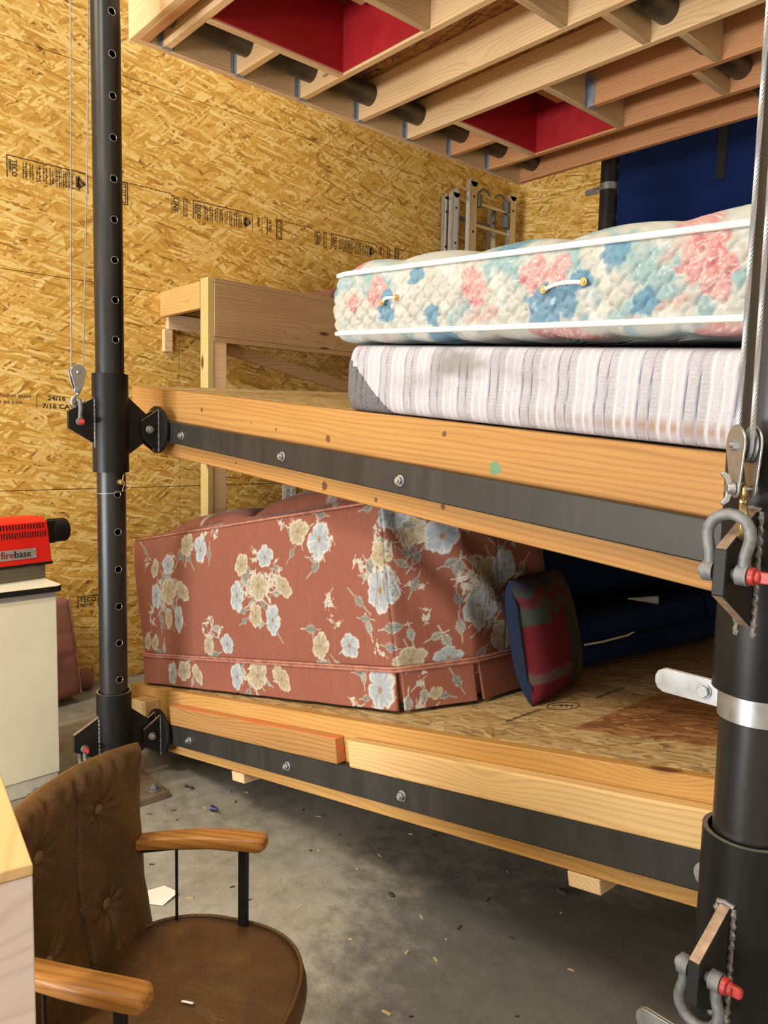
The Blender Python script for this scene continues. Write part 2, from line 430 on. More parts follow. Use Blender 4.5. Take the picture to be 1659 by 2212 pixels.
M_gusset = plain('grey_dotted_gusset', (.13, .125, .13), .85, noise=.55, nscale=220)
M_ceil = plain('white_ceiling', (.72, .70, .66), .8)
M_wallw = plain('painted_wall', (.78, .76, .72), .8)
M_emit, _nt, _b = new_mat('lamp_tube')
_b.inputs['Emission Color'].default_value = (1, .88, .68, 1); _b.inputs['Emission Strength'].default_value = 6
M_paper = plain('white_paper', (.80, .79, .74), .8)
M_blueplastic = plain('blue_plastic', (.012, .016, .09), .4)

# ------------------------------------------------------------------ room
WX, BY = -1.448, 4.276
XR, YF, ZC = 6.4, -7.5, 4.85
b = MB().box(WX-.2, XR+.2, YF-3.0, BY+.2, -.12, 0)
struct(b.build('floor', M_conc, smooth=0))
b = MB().box(WX-.2, XR+.2, YF-.2, BY+.2, ZC, ZC+.1)
struct(b.build('ceiling', M_ceil, smooth=0))
# left wall: sheets of strand board with open joints over a dark backing
b = MB().box(WX-.14, WX-.012, YF-.1, BY+.2, 0, ZC, m=1)
rows = [(.004, 1.2035, 1.049), (1.2075, 2.423, 1.051), (2.427, 3.643, 3.06), (3.647, ZC, 2.236)]
for z0, z1, ys in rows:
    k0 = ys-2.44*5
    for k in range(8):
        y0, y1 = max(k0+2.44*k+.002, YF), min(k0+2.44*(k+1)-.002, BY)
        if y1 > y0: b.box(WX-.0125, WX, y0, y1, z0, z1)
wl = struct(b.build('wall_left', [M_osb_w, M_black], smooth=0))
b = MB().box(WX-.2, XR+.2, BY+.012, BY+.14, 0, ZC, m=1)
for z0, z1, xs in [(.004, 1.2035, .3), (1.2075, 2.423, .6), (2.427, 3.643, 1.0), (3.647, ZC, .2)]:
    for k in range(-3, 4):
        x0, x1 = max(xs+2.44*k+.002, WX), min(xs+2.44*(k+1)-.002, XR)
        if x1 > x0: b.box(x0, x1, BY, BY+.0125, z0, z1)
struct(b.build('wall_back', [M_osb_b, M_black], smooth=0))
b = MB().box(XR, XR+.12, YF, BY, 0, ZC)
struct(b.build('wall_right', M_wallw, smooth=0))
b = MB().box(WX, -1.2, YF-.12, YF, 0, ZC).box(3.0, XR, YF-.12, YF, 0, ZC).box(-1.2, 3.0, YF-.12, YF, 3.4, ZC)
struct(b.build('wall_front', M_wallw, smooth=0))
for i, (lx, ly, lz, ll) in enumerate(LAMPS):
    t = thing('strip_light', ['slim ceiling strip light between the raised platform and strand board wall',
        'slim ceiling strip light out in front of the cabinet', 'slim ceiling strip light behind the camera, over the open floor', 'slim ceiling strip light right of the right post'][i], 'light', (lx, ly, ZC), group='ceiling strip lights')
    MB().box(-.08, .08, -ll/2, ll/2, -.06, 0).build('housing', M_white, t, bevel=.006)
    MB().cyl((0, -ll/2+.03, -.075), (0, ll/2-.03, -.075), .014, 12).build('tube', M_emit, t)

# ------------------------------------------------------------------ ink stamps on the board
def text_geo(txt, size):
    c = bpy.data.curves.new('t', 'FONT'); c.body = txt; c.size = size; c.resolution_u = 2
    c.align_x = 'LEFT'; c.align_y = 'BOTTOM_BASELINE'
    o = bpy.data.objects.new('t', c); COL.objects.link(o)
    dg = bpy.context.evaluated_depsgraph_get(); me = o.evaluated_get(dg).to_mesh()
    v = [tuple(p.co) for p in me.vertices]; f = [tuple(p.vertices) for p in me.polygons]
    o.evaluated_get(dg).to_mesh_clear()
    bpy.data.objects.remove(o); bpy.data.curves.remove(c)
    return v, f
def put_text(b, txt, size, org, a, u, m=0, sx=1.0, bold=.0016):
    v, f = text_geo(txt, size); org, a, u = Vector(org), Vector(a), Vector(u)
    for d1, d2, k in ((0, 0, 0), (bold, 0, 1), (0, bold, 2), (bold, bold, 3)) if bold else ((0, 0, 0),):
        nn = a.cross(u)*(.00012*k)
        b.add([org+a*(p[0]*sx+d1)+u*(p[1]+d2)+nn for p in v], f, m)
XS = WX+.0008
def qd(b, y0, y1, z0, z1, m=0): b.add([(XS, y0, z0), (XS, y1, z0), (XS, y1, z1), (XS, y0, z1)], [(0, 1, 2, 3)], m)
def rect(b, y0, y1, z0, z1, t=.003, m=0, sides='lrtb'):
    t = t*1.6
    if 'l' in sides: qd(b, y0, y0+t, z0, z1, m)
    if 'r' in sides: qd(b, y1-t, y1, z0, z1, m)
    if 't' in sides: qd(b, y0, y1, z1-t, z1, m)
    if 'b' in sides: qd(b, y0, y1, z0, z0+t, m)
D_, U_ = (0, 0, -1), (0, 1, 0)
for y0 in (-1.226, -.113, 1.0, 2.113):
    b = MB(); zt, zb = 3.035, 2.92
    qd(b, y0, y0+.004, zb, zt)
    put_text(b, 'LINE', .045, (XS, y0+.012, zt-.012), D_, U_)
    rect(b, y0+.008, y0+.052, zb+.03, zt-.006, .0025, sides='rt')
    for k in range(9): qd(b, y0+.060, y0+.0615+.004*rng.random(), zt-.03-.01*k, zt-.025-.01*k)
    rect(b, y0+.080, y0+.108, zb, zt-.004, .003)
    for k in range(8): qd(b, y0+.090, y0+.097, zb+.012+.012*k, zb+.018+.012*k)
    rect(b, y0+.149, y0+.59, zb-.005, zt, .003, sides='lt')
    put_text(b, 'TECO', .036, (XS, y0+.176, zt-.018), D_, U_, sx=.95)
    put_text(b, 'TESTED', .016, (XS, y0+.160, zt-.018), D_, U_, sx=1.2)
    yy = y0+.225
    while yy < y0+.515:
        if rng.random() < .55: qd(b, yy, yy+.0022, zb+.01*rng.random(), zt)
        for c2 in range(2):
            z = zt-.016-.012*rng.random()
            while z > zb+.012:
                h = .003+.009*rng.random(); w = .004+.007*rng.random()
                qd(b, yy+.007+.014*c2, yy+.007+.014*c2+w, z-h, z); z -= h+.0025+.002*rng.random()
        yy += .036
    yc, zc2 = y0+.548, zt-.062
    b.add([(XS, yc-.008, zc2+.034), (XS, yc-.008, zc2-.034), (XS, yc+.034, zc2)], [(0, 1, 2)])
    b.add([(XS, yc-.008, zc2+.034), (XS, yc-.008, zc2-.034), (XS, yc-.022, zc2-.02), (XS, yc-.022, zc2+.02)], [(0, 1, 2, 3)])
    v, f = text_geo('GP', .026)
    b.add([(XS+.0006, yc-.006+p[1], zc2+.018-p[0]) for p in v], f, 1)
    rect(b, y0+.57, y0+.592, zb, zt-.004, .002, sides='r')
    put_text(b, 'SPAN', .026, (XS, y0+.628, zt-.01), D_, U_)
    qd(b, y0+.665, y0+.668, zb-.01, zt)
    qd(b, y0+.705, y0+.712, zb, zt); put_text(b, '16 OC', .03, (XS, y0+.722, zt-.006), D_, U_)
    rect(b, y0+.782, y0+.832, zb-.012, zt+.006, .004); rect(b, y0+.793, y0+.82, zb, zt-.006, .003)
    put_text(b, '+ 11 +', .022, (XS, y0+.799, zt-.018), D_, U_)
    yy = y0+.838
    while yy < y0+1.10:
        l = .016+.02*rng.random(); z = zt+.008-.004*rng.random(); qd(b, yy, yy+l, z-.005, z); yy += l+.006
    b.build('grade_stamp_print', [M_ink, M_osb_w], wl, smooth=0)
b = MB()
put_text(b, '24/16', .036, (XS, .225, 1.722), (0, 1, 0), (0, 0, 1), sx=1.25)
put_text(b, '7/16 CAT', .036, (XS, .195, 1.676), (0, 1, 0), (0, 0, 1), sx=1.25)
qd(b, .165, .168, 1.67, 1.75)
b.build('thickness_print', M_ink, wl, smooth=0)
b = MB()
put_text(b, 'SHEATHING SPAN', .024, (XS, -.10, 1.728), (0, 1, 0), (0, 0, 1), sx=1.2)
put_text(b, 'PS-2 1 04 2-04', .024, (XS, -.10, 1.692), (0, 1, 0), (0, 0, 1), sx=1.3)
b.build('faded_print', M_inkf, wl, smooth=0)
b = MB()
put_text(b, 'TECO', .042, (XS, .388, .516), (0, 1, 0), (0, 0, 1), sx=.92)
put_text(b, 'TESTED', .024, (XS, .388, .490), (0, 1, 0), (0, 0, 1), sx=1.05)
rect(b, .376, .506, .482, .556, .0035, sides='lrt')
b.build('test_stamp_print', M_ink, wl, smooth=0)
b = MB()
for y0, n in ((1.06, 5), (1.58, 3), (1.78, 1), (1.92, 2)):
    for k in range(n):
        rect(b, y0+.045*k, y0+.045*k+.034, 1.735, 1.80, .004, sides='lrt' if (k+n) % 2 else 'lr')
        put_text(b, 'SP', .02, (XS, y0+.045*k+.01, 1.79), D_, U_)
b.build('low_row_print', M_ink, wl, smooth=0)

# ------------------------------------------------------------------ posts
POLE_R, SLV_R = .0572, .0725
def boolean_holes(o, cuts):
    c = MB()
    for z in cuts: c.cyl((0, 0, z), (.09, .006, z), .0128, 18)
    co = c.build('cut', M_black, smooth=0)
    mod = o.modifiers.new('b', 'BOOLEAN'); mod.object = co; mod.operation = 'DIFFERENCE'; mod.solver = 'EXACT'
    dg = bpy.context.evaluated_depsgraph_get()
    me = bpy.data.meshes.new_from_object(o.evaluated_get(dg), depsgraph=dg)
    o.modifiers.clear(); o.data = me
    bpy.data.objects.remove(co)
    me.polygons.foreach_set('use_smooth', [True]*len(me.polygons)); me.set_sharp_from_angle(angle=R_(30))
HOLES = [3.191-.1583*k for k in range(-8, 19)]
def make_post():
    t = thing('lift_post', 'drilled black steel lift post standing on a rusty base plate behind the brown chair', 'post', (0, 0, 0), group='posts of the platform lift')
    p = MB().pipe((0, 0, .03), (0, 0, 4.7), POLE_R, POLE_R-.0065, 64)
    po = p.build('pole', M_steel, t)
    boolean_holes(po, HOLES)
    ring = []
    for k in range(24):
        a = 2*math.pi*k/24; yy = .0142*math.cos(a)
        ring.append((math.sqrt(POLE_R**2-yy**2)-.0004, yy+.003, .0142*math.sin(a)))
    rm = MB().tube(ring, .0013, 6, closed=True).build('hole_rim', M_bright, t)
    for i, z in enumerate(HOLES):
        o = rm if i == 0 else rm.copy()
        o.location.z = z
        if i: COL.objects.link(o); o.parent = t
    MB().box(-.115, .235, -.33, .143, 0, .030).build('base_plate', M_rust, t, bevel=.003)
    for (bx, by) in ((.185, .095), (.185, -.28), (-.085, .115), (-.085, -.30)):
        MB().cyl((bx, by, .030), (bx, by, .034), .024, 20).cyl((bx, by, .034), (bx, by, .049), .0165, 6).cyl((bx, by, .049), (bx, by, .056), .009, 12).build('anchor_bolt', M_galv, t, bevel=.001)
    return t
post = make_post()
RX = 2.664
post2 = dup(post, 'thick black steel lift post at the right edge, nearest the camera', (RX, 0, 0))
b = dup(post, 'distant black steel lift post in front of the navy wall mat', (.205, 3.30, 0))

# sliding sleeves with welded lugs
def make_sleeve(zc):
    t = thing('sliding_sleeve', 'x', 'sleeve', (0, 0, zc), group='sliding sleeves on the posts')
    MB().pipe((0, 0, -.203), (0, 0, .203), SLV_R, SLV_R-.0085, 64, 0, 1).build('tube', [M_sleeve, M_bright], t)
    lug = [(-.066, -.088), (-.066, .102), (-.174, .046), (-.176, -.024)]
    MB().prism(lug, 'x', -.0095, .0095).build('hoist_lug', [M_plate], t, bevel=.0015)
    # torch-cut edges of the hoist lug
    for p, q in ((lug[1], lug[2]), (lug[3], lug[0])):
        d = Vector((0, q[0]-p[0], q[1]-p[1])).normalized(); n = Vector((1, 0, 0)).cross(d)*.0006
        if n.z*(1 if p is lug[1] else -1) < 0: n = -n
        MB().add([Vector((sx*.0082, w[0], w[1]))+n for sx, w in ((-1, p), (1, p), (1, q), (-1, q))], [(0, 1, 2, 3)]).build('cut_edge', M_cut, t, smooth=0)
    w = MB()
    for sx in (-.0135, .0135):
        path = [(sx+.0012*math.sin(k*2.1), -.0705, -.102+.2*k/40) for k in range(41)]
        w.tube(path, [.0048+.0012*math.sin(k*1.7) for k in range(41)], 8)
    w.tube([(-.0135, -.071, .099), (0, -.0715, .103), (.0135, -.071, .099)], .005, 8)
    w.build('weld_bead', M_weld, t)
    MB().prism([(.066, -.135), (.066, .118), (.155, .042), (.166, .02), (.166, -.045), (.150, -.075)], 'x', -.0095, .0095).build('pivot_lug', M_plate, t, bevel=.0015)
    return t
slv = make_sleeve(1.585)
slv['label'] = 'black sleeve on the left post at the upper platform, pulley hook on its lug'
dup(slv, 'black sleeve at the foot of the left post, behind the chair back', (0, 0, .2345))
dup(slv, 'black sleeve on the right post at the upper platform, holding the large grey shackle', (RX, 0, 1.352))
dup(slv, 'black sleeve low on the right post, small hanging shackle with red pin', (RX, 0, .700))

# bow shackles
def make_shackle():
    t = thing('bow_shackle', 'x', 'shackle', group='bow shackles on the sleeve lugs')
    pts = [(-.0255, -.002), (-.0255, .012), (-.0262, .024), (-.0300, .038), (-.0325, .050), (-.0310, .064), (-.0235, .076), (-.012, .083), (0, .0855)]
    pts = pts+[(-x, z) for x, z in pts[-2::-1]]
    P = []
    for i in range(len(pts)-1):
        for k in range(3):
            P.append((pts[i][0]+(pts[i+1][0]-pts[i][0])*k/3, 0, pts[i][1]+(pts[i+1][1]-pts[i][1])*k/3))
    P.append((pts[-1][0], 0, pts[-1][1]))
    bw = MB().tube(P, .0088, 14)
    for sx in (-.0255, .0255): bw.cyl((sx-.0085, 0, -.004), (sx+.0085, 0, -.004), .0158, 20)
    bw.build('bow', M_galv, t)
    MB().cyl((-.040, 0, -.004), (.036, 0, -.004), .0085, 14).build('pin', M_galv, t)
    MB().cyl((.034, 0, -.004), (.044, 0, -.004), .0135, 16).cyl((.044, -.0, -.004), (.052, 0, -.004), .011, 14, r1=.009).prism([(.048, -.013), (.062, -.013), (.066, -.009), (.066, .001), (.062, .005), (.048, .005)], 'y', -.0045, .0045).build('pin_head', M_redpin, t, bevel=.002)['label'] = 'red painted screw pin head'
    return t
shk = make_shackle()
shk.location = (0, -.134, 1.592)
shk['label'] = 'grey bow shackle with red pin on the left post, hung from the pulley hook'
dup(shk, 'small bow shackle hanging down just behind the chair back, on the left post', (0, -.137, .215), (math.pi, 0, 0))
bs = dup(shk, 'large grey bow shackle with red pin on the right post, under the pulley', (RX, -.150, 1.364))
dup(shk, 'grey bow shackle hanging down with red pin at the bottom right corner', (RX, -.148, .712), (math.pi, 0, 0))

# pulley blocks with hooks
def make_pulley(hookmat, wing, label):
    t = thing('pulley_block', label, 'pulley', group='pulley blocks')
    out = []
    for k in range(15): a = R_(-20+220*k/14); out.append((.031*math.cos(a), .031*math.sin(a)))
    for k in range(7): a = R_(200+140*k/6); out.append((.0145*math.cos(a), -.066+.0145*math.sin(a)))
    for sx in (-.0125, .0125):
        MB().prism(out, 'x', sx-.0016, sx+.0016).build('cheek_plate', M_zinc, t, bevel=.0008)
    MB().cyl((-.009, 0, 0), (-.003, 0, 0), .027, 28, r1=.020).cyl((-.003, 0, 0), (.003, 0, 0), .020, 28).cyl((.003, 0, 0), (.009, 0, 0), .020, 28, r1=.027).build('sheave', M_alug, t)
    MB().cyl((-.024, 0, 0), (.020, 0, 0), .0045, 12).cyl((-.020, 0, 0), (-.014, 0, 0), .0088, 6).cyl((.014, 0, 0), (.019, 0, 0), .008, 14, r1=.005).build('axle_bolt', M_zinc, t)
    w = MB().cyl((-.026, 0, -.066), (.020, 0, -.066), .004, 12).cyl((.014, 0, -.066), (.019, 0, -.066), .0075, 6)
    if wing:
        w.cyl((-.026, 0, -.066), (-.015, 0, -.066), .0085, 14, r1=.010)
        for sg in (-1, 1):
            w.prism([(-.018, -.066+sg*.006), (-.022, -.066+sg*.020), (-.031, -.066+sg*.026), (-.035, -.066+sg*.022), (-.028, -.066+sg*.014), (-.026, -.066+sg*.004)], 'y', -.003, .003)
        w.build('wing_nut', M_zinc, t, bevel=.0008)
    else:
        w.cyl((-.020, 0, -.066), (-.014, 0, -.066), .0082, 6).build('lower_bolt', M_zinc, t)
    h = MB()
    ring = [(0, .0115*math.cos(2*math.pi*k/18), -.0715+.0115*math.sin(2*math.pi*k/18)) for k in range(18)]
    h.tube(ring, .0040, 8, closed=True)
    path = [(0, 0, -.083), (0, -.001, -.090), (0, -.012, -.097), (0, -.021, -.106), (0, -.0245, -.117), (0, -.021, -.129), (0, -.011, -.137), (0, .001, -.138), (0, .011, -.133), (0, .018, -.124), (0, .024, -.112), (0, .030, -.103)]
    hk = R_(-24) if wing else 0.0
    h.v = [tuple(Matrix.Rotation(hk, 3, 'Z') @ Vector(q)) for q in h.v]
    path = [tuple(Matrix.Rotation(hk, 3, 'Z') @ Vector(q)) for q in path]
    h.tube(path, [.006, .0055, .0062, .0072, .0078, .008, .008, .0075, .0068, .006, .0042, .0018], 10)
    h.build('hook', hookmat, t)
    return t
pl = make_pulley(M_zinc, False, 'round silver pulley block hanging from two thin cables left of the post')
pl.location = (0, -.134, 1.786)
pr = make_pulley(M_brass, True, 'silver pulley block with wing nut on the right post')
pr.location = (RX, -.117, 1.552); pr.rotation_euler = Euler((R_(-6), 0, R_(48)))

def helix_rope(path, R, name, label):
    P = [Vector(p) for p in path]; b = MB(); b.tube(P, R*.62, 6)
    L = [0]
    for i in range(1, len(P)): L.append(L[-1]+(P[i]-P[i-1]).length)
    n = int(L[-1]/.004)
    pts = []
    for k in range(n+1):
        d = L[-1]*k/n; i = 0
        while i < len(P)-2 and L[i+1] < d: i += 1
        f = (d-L[i])/(L[i+1]-L[i]); pts.append((P[i].lerp(P[i+1], f), (P[i+1]-P[i]).normalized(), d))
    for s in range(5):
        q = []
        for p, t, d in pts:
            a = Vector((1, 0, 0)); a = (a-t*a.dot(t)).normalized(); c = t.cross(a)
            th = 2*math.pi*(d/.034+s/5)
            q.append(p+(a*math.cos(th)+c*math.sin(th))*R*.52)
        b.tube(q, R*.47, 5)
    return tag(b.build(name, M_rope), label, 'cable', 'hoist cables')
sh = [(0, -.134+.0225*math.cos(R_(t)), 1.786+.0225*math.sin(R_(t))) for t in range(180, 361, 20)]
lp = [(0, -.110, 4.84), (0, -.1365, 3.203), (0, -.157, 1.80)]+sh+[(0, -.108, 1.83), (0, -.0785, 2.70), (0, -.066, 3.35), (0, -.064, 4.84)]
tag(MB().tube(lp, .0024, 7).build('wire_rope', M_rope), 'thin steel cable running down beside the left post and round its pulley', 'cable', 'hoist cables')
sr = [(RX-.0235*math.cos(R_(t))*.743, -.117+.0235*math.cos(R_(t))*.669, 1.552+.0235*math.sin(R_(t))) for t in range(180, 361, 20)]
rp = [(RX+.016, -.125, 4.84), (RX+.0175, -.131, 2.10), (RX+.0175, -.1327, 1.56)]+sr+[(RX-.0175, -.1013, 1.575), (RX-.0150, -.1005, 2.10), (RX-.004, -.095, 4.84)]
helix_rope(rp, .0042, 'wire_rope', 'twisted steel cable in front of the right post, looped through the wing nut pulley')
tag(MB().tube([(-.020, .070, 1.37), (-.020, .0695, .9), (-.02, .068, .44)], .0028, 8).build('wire_rope', M_rope), 'short steel cable close behind the left post, between its two sleeves', 'cable', 'hoist cables')

# strap clamps
def make_clamp(label):
    t = thing('strap_clamp', label, 'clamp', group='strap clamps on the posts')
    b = MB(); n = 56; ro, ri = POLE_R+.0046, POLE_R+.0001
    ring = []
    for k in range(n+1):
        a = R_(176-352*k/n)
        ring.append([(r*math.cos(a), r*math.sin(a), z) for r, z in ((ri, 0), (ro, 0), (ro, .044), (ri, .044), (ri, 0))])
    b.grid(np.array(ring))
    b.build('band', M_zinc, t, bevel=.0008)
    for y0 in (-.0056, .001):
        pts = [(-.058, .000), (-.165, .000), (-.176, .006), (-.181, .016), (-.181, .028), (-.176, .038), (-.165, .044), (-.058, .044)]
        MB().prism(pts, 'y', y0, y0+.0046).build('ear', M_zinc, t, bevel=.0008)
    MB().cyl((-.088, -.0056, .022), (-.088, -.0075, .022), .0135, 20).cyl((-.088, -.0075, .022), (-.088, -.0155, .022), .0112, 6).cyl((-.088, .0056, .022), (-.088, .016, .022), .006, 10).cyl((-.088, .0056, .022), (-.088, .013, .022), .0112, 6).build('bolt', M_zinc, t, bevel=.001)
    return t
cl = make_clamp('bright steel strap clamp round the right post, below the large shackle')
cl.location = (RX, 0, 1.101)
dup(cl, 'bright steel strap clamp cut off by the bottom edge, low on the right post', (RX, 0, .437))
dup(cl, 'small steel strap clamp on the distant post by the navy mat', (.205, 3.30, 3.208))

# locking pin with wire clip
t = thing('locking_pin', 'brass quick release pin with wire loop just below the left upper sleeve', 'pin', (.057, .012, 1.343))
MB().cyl((-.01, 0, 0), (.026, 0, 0), .0075, 14).cyl((.004, 0, 0), (.010, 0, 0), .0125, 16).cyl((.016, 0, 0), (.022, 0, 0), .0115, 16).build('pin', M_brass, t, bevel=.001)
lp = [(.024, .006, .030), (.024, .018, .034), (.026, .034, .026), (.027, .040, .004), (.026, .036, -.020), (.024, .020, -.036), (.023, .002, -.036), (.023, .006, -.020), (.023, .012, -.004), (.024, .004, .012)]
MB().tube(lp, .0022, 8, closed=True).build('wire_clip', M_brass, t)
ly = []
for k in range(20):
    a = R_(40-215*k/19); ly.append((-.057+.0605*math.cos(a), -.012+.0605*math.sin(a), -.037-.012*math.sin(math.pi*k/19)))
MB().tube(ly, .0014, 6).build('lanyard', M_bright, t)

# ------------------------------------------------------------------ platforms
def hexbolt(b, x, y, z, r=.013, washer=.017):
    b.cyl((x, y, z), (x, y-.003, z), washer, 20); b.cyl((x, y-.003, z), (x, y-.013, z), r, 6, ang=.3); b.cyl((x, y-.013, z), (x, y-.019, z), .007, 12)

def pivot_fork(root, px, zc):
    """fork, disc and pivot bolt that join a sleeve to the steel channel (world coordinates)"""
    for sx in (-.026, .026):
        MB().prism([(.121, zc-.034), (.121, zc+.035), (.198, zc+.085), (.198, zc-.095)], 'x', px+sx-.0065, px+sx+.0065).build('fork_plate', M_plate, root, bevel=.001, world=True)
    for sx in (-.026, .026):
        MB().add([(px+sx-.0055, .121, zc+.0358), (px+sx+.0055, .121, zc+.0358), (px+sx+.0055, .198, zc+.0858), (px+sx-.0055, .198, zc+.0858)], [(0, 1, 2, 3)]).build('fork_cut_edge', M_cut, root, smooth=0, world=True)
    MB().cyl((px, .198, zc), (px, .212, zc), .102, 48).build('pivot_disc', M_plate, root, bevel=.0015, world=True)
    w = MB()
    for sx in (-.026, .026): w.tube([(px+sx+.009, .1975, zc-.095+.18*k/20) for k in range(21)], [.004+.001*math.sin(k*1.9) for k in range(21)], 7)
    w.build('weld_bead', M_weld, root, world=True)
    MB().cyl((px-.05, .157, zc), (px+.05, .157, zc), .008, 14).cyl((px+.0325, .157, zc), (px+.036, .157, zc), .017, 20).cyl((px+.036, .157, zc), (px+.049, .157, zc), .0135, 6).cyl((px-.046, .157, zc), (px-.033, .157, zc), .0135, 6).build('pivot_bolt', M_zinc, root, bevel=.001, world=True)

def platform(name, label, loc, rot, u0, u1, ch, bolts, beam_m, chan_u, zc_l, zc_r, depth=2.79):
    t = thing(name, label, 'platform', loc, rot, 'platforms of the lift')
    bpy.context.view_layer.update()
    MB().box(u0, u1, 0, .038, -.286, 0).build('front_beam', beam_m, t, bevel=.004)
    MB().box(u0, u1, depth-.038, depth, -.286, -.018).build('rear_beam', beam_m, t, bevel=.004)
    for u in (u0, u1-.038):
        MB().box(u, u+.038, .038, depth-.038, -.286, -.018).build('side_beam', M_jy, t, bevel=.004)
    for k in range(1, 6):
        v = k*depth/6
        MB().box(u0+.038, u1-.038, v-.019, v+.019, -.24, -.018).build('joist', M_jx, t, bevel=.003)
    c = MB().box(chan_u[0], chan_u[1], -.036, -.0005, ch[1], ch[0])
    c.build('steel_channel', M_chan, t, bevel=.004)
    for u in bolts:
        b = MB(); hexbolt(b, u, -.036, (ch[0]+ch[1])/2-.004)
        b.build('bolt', M_zinc, t, bevel=.001)
    pivot_fork(t, 0.0, zc_l); pivot_fork(t, RX, zc_r)
    return t
TM, TMX = R_(4.765), R_(1.7)
mid = platform('lift_platform', 'middle timber platform carrying the two mattresses', (0, .25, 1.7394), (TMX, TM, 0), -.354, 3.02,
    (-.132, -.222), (.22, .962, 1.566), M_wx, (-.02, 2.70), 1.585-.022, 1.349)
MB().box(-.354, 3.02, .0385, 2.79, -.018, 0).build('deck', M_osb_d, mid, bevel=.001)
TL = R_(-10.683)
low = platform('lift_platform', 'lowest timber platform, tilted, carrying the floral couch', (0, .26, .3833), (0, TL, 0), -.44, 3.08,
    (-.141, -.231), (.222, .969, 1.574, 2.51), M_wx2, (-.02, 2.74), .205, .700)
MB().box(-.44, 3.08, .0385, 2.79, -.018, 0).build('deck', M_osb_d, low, bevel=.001)
MB().box(2.03, 2.62, .22, .95, .0002, .0015).build('hatch_panel', M_osb_h, low, smooth=0)
b = MB()
ov = [(1.845+.052*math.cos(a), .43+.036*math.sin(a)*1.3, .0008) for a in [2*math.pi*k/28 for k in range(28)]]
b.tube(ov, .0016, 4, closed=True)
for k in range(3): b.tube([(1.815+.02*k, .415+.01*k, .0008), (1.83+.02*k, .445, .0008), (1.845+.018*k, .42, .0008)], .0016, 4)
b.build('oval_stamp', M_ink, low, smooth=0)
b = MB()
for k in range(11): b.box(1.80-.004*(k % 2), 1.813, .20+.016*k, .208+.016*k, .0004, .0012)
b.build('board_print', M_ink, low, smooth=0)
b = MB()
for k in range(11): b.box(1.875-.004*(k % 3), 1.885, .56+.016*k, .569+.016*k, .0004, .0012)
b.build('board_print', M_ink, low, smooth=0)
for u in (.545, 2.17):
    MB().box(u-.046, u+.046, -.002, 2.6, -.325, -.287).build('runner', M_blk, low, bevel=.003)
# grey shackle cable washer on low channel: large washer at the right end
MB().cyl((2.51, -.037, -.19), (2.51, -.0395, -.19), .028, 24).build('washer', M_zinc, low)

# top platform, seen from below
TZ = 3.311
top = thing('lift_platform', 'top timber platform seen from below, joists and two red recesses', 'platform', (0, .25, TZ), (0, 0, 0), 'platforms of the lift')
H = .19
def tj(name, x0, x1, y0, y1, m, z1=H, z0=0): return MB().box(x0, x1, y0-.25, y1-.25, z0, z1).build(name, m, top, bevel=.003)
tj('side_rim', -.353, -.315, .25, 3.044, M_jy); tj('side_rim', 3.0, 3.038, .25, 3.044, M_jy)
tj('end_rim', -.315, 3.0, 3.006, 3.044, M_jx_red)
tj('end_rim', -.315, 3.0, .25, .288, M_jx); tj('end_rim', -.315, 3.0, .289, .327, M_jx_red)
JY = [.392, .776, 1.157, 1.557, 1.931, 2.306, 2.668]
RED = [(.062, .625, JY[0]+.038, JY[2]), (.078, .650, JY[4]+.038, JY[6])]
for i, y in enumerate(JY):
    m = M_jx
    if i in (1, 5):
        k = 0 if i == 1 else 1; r = RED[k]
        tj('joist', -.314, r[0]-.038, y, y+.038, M_jx_red if i == 5 else M_jx)
        tj('joist', r[1]+.038, 2.999, y, y+.038, M_jx_red if i == 5 else M_jx)
    else:
        tj('joist', -.314, 2.999, y, y+.038, M_jx_red if i == 6 else m)
for k, (x0, x1, y0, y1) in enumerate(RED):
    tj('header', x0-.038, x0, y0+.001, y1-.001, M_jy); tj('header', x1, x1+.038, y0+.001, y1-.001, M_blk)
    q = MB(); g = .012
    q.box(x0, x0+g, y0-.25, y1-.25, .012, .32); q.box(x1-g, x1, y0-.25, y1-.25, .20, .32)
    q.box(x0+g, x1-g, y1-.25-g, y1-.25, .012, .32); q.box(x0+g, x1-g, y0-.25, y0-.25+g, .012, .32)
    q.build('red_recess_lining', M_red, top, smooth=0)
    MB().box(x0, x1, y0-.25, y1-.25, .32, .335).build('recess_cover', M_dark, top, smooth=0)
    MB().box(x0+.18, x1-.02, (y0+y1)/2-.25+.02, y1-.25-.04, .24, .278).build('recess_cross_board', M_blk, top, bevel=.003)
# deck boards around the recesses
dk = MB(); zs = (H, H+.018)
ys = [.25, RED[0][2], RED[0][3], RED[1][2], RED[1][3], 3.044]
for a, c in zip(ys[:-1], ys[1:]):
    r = [q for q in RED if abs(q[2]-a) < 1e-6]
    if r: dk.box(-.353, r[0][0], a-.25, c-.25, *zs).box(r[0][1], 3.038, a-.25, c-.25, *zs)
    else: dk.box(-.353, 3.038, a-.25, c-.25, *zs)
dk.build('deck', M_dark if False else M_osb_h, top, smooth=0)
for i, y in enumerate(JY):
    h = MB()
    for yy in (y-.0022, y+.0382): h.box(-.3145, -.297, yy-.25, yy-.2478, .004, .150)
    h.box(-.3145, -.285, y-.252, y-.2098, -.0015, .0008)
    h.box(-.3145, -.3125, y-.275, y-.252, .01, .16).box(-.3145, -.3125, y-.21, y-.187, .01, .16)
    h.build('joist_hanger', M_hanger, top, smooth=0)
r = RED[1]; y = JY[5]; h = MB()
for yy in (y-.0022, y+.0382): h.box(r[1]+.0385, r[1]+.085, yy-.25, yy-.2478, .004, .150)
h.box(r[1]+.0385, r[1]+.085, y-.252, y-.2098, -.0015, .0008).box(r[1]+.0385, r[1]+.041, y-.275, y-.252, .0, .16)
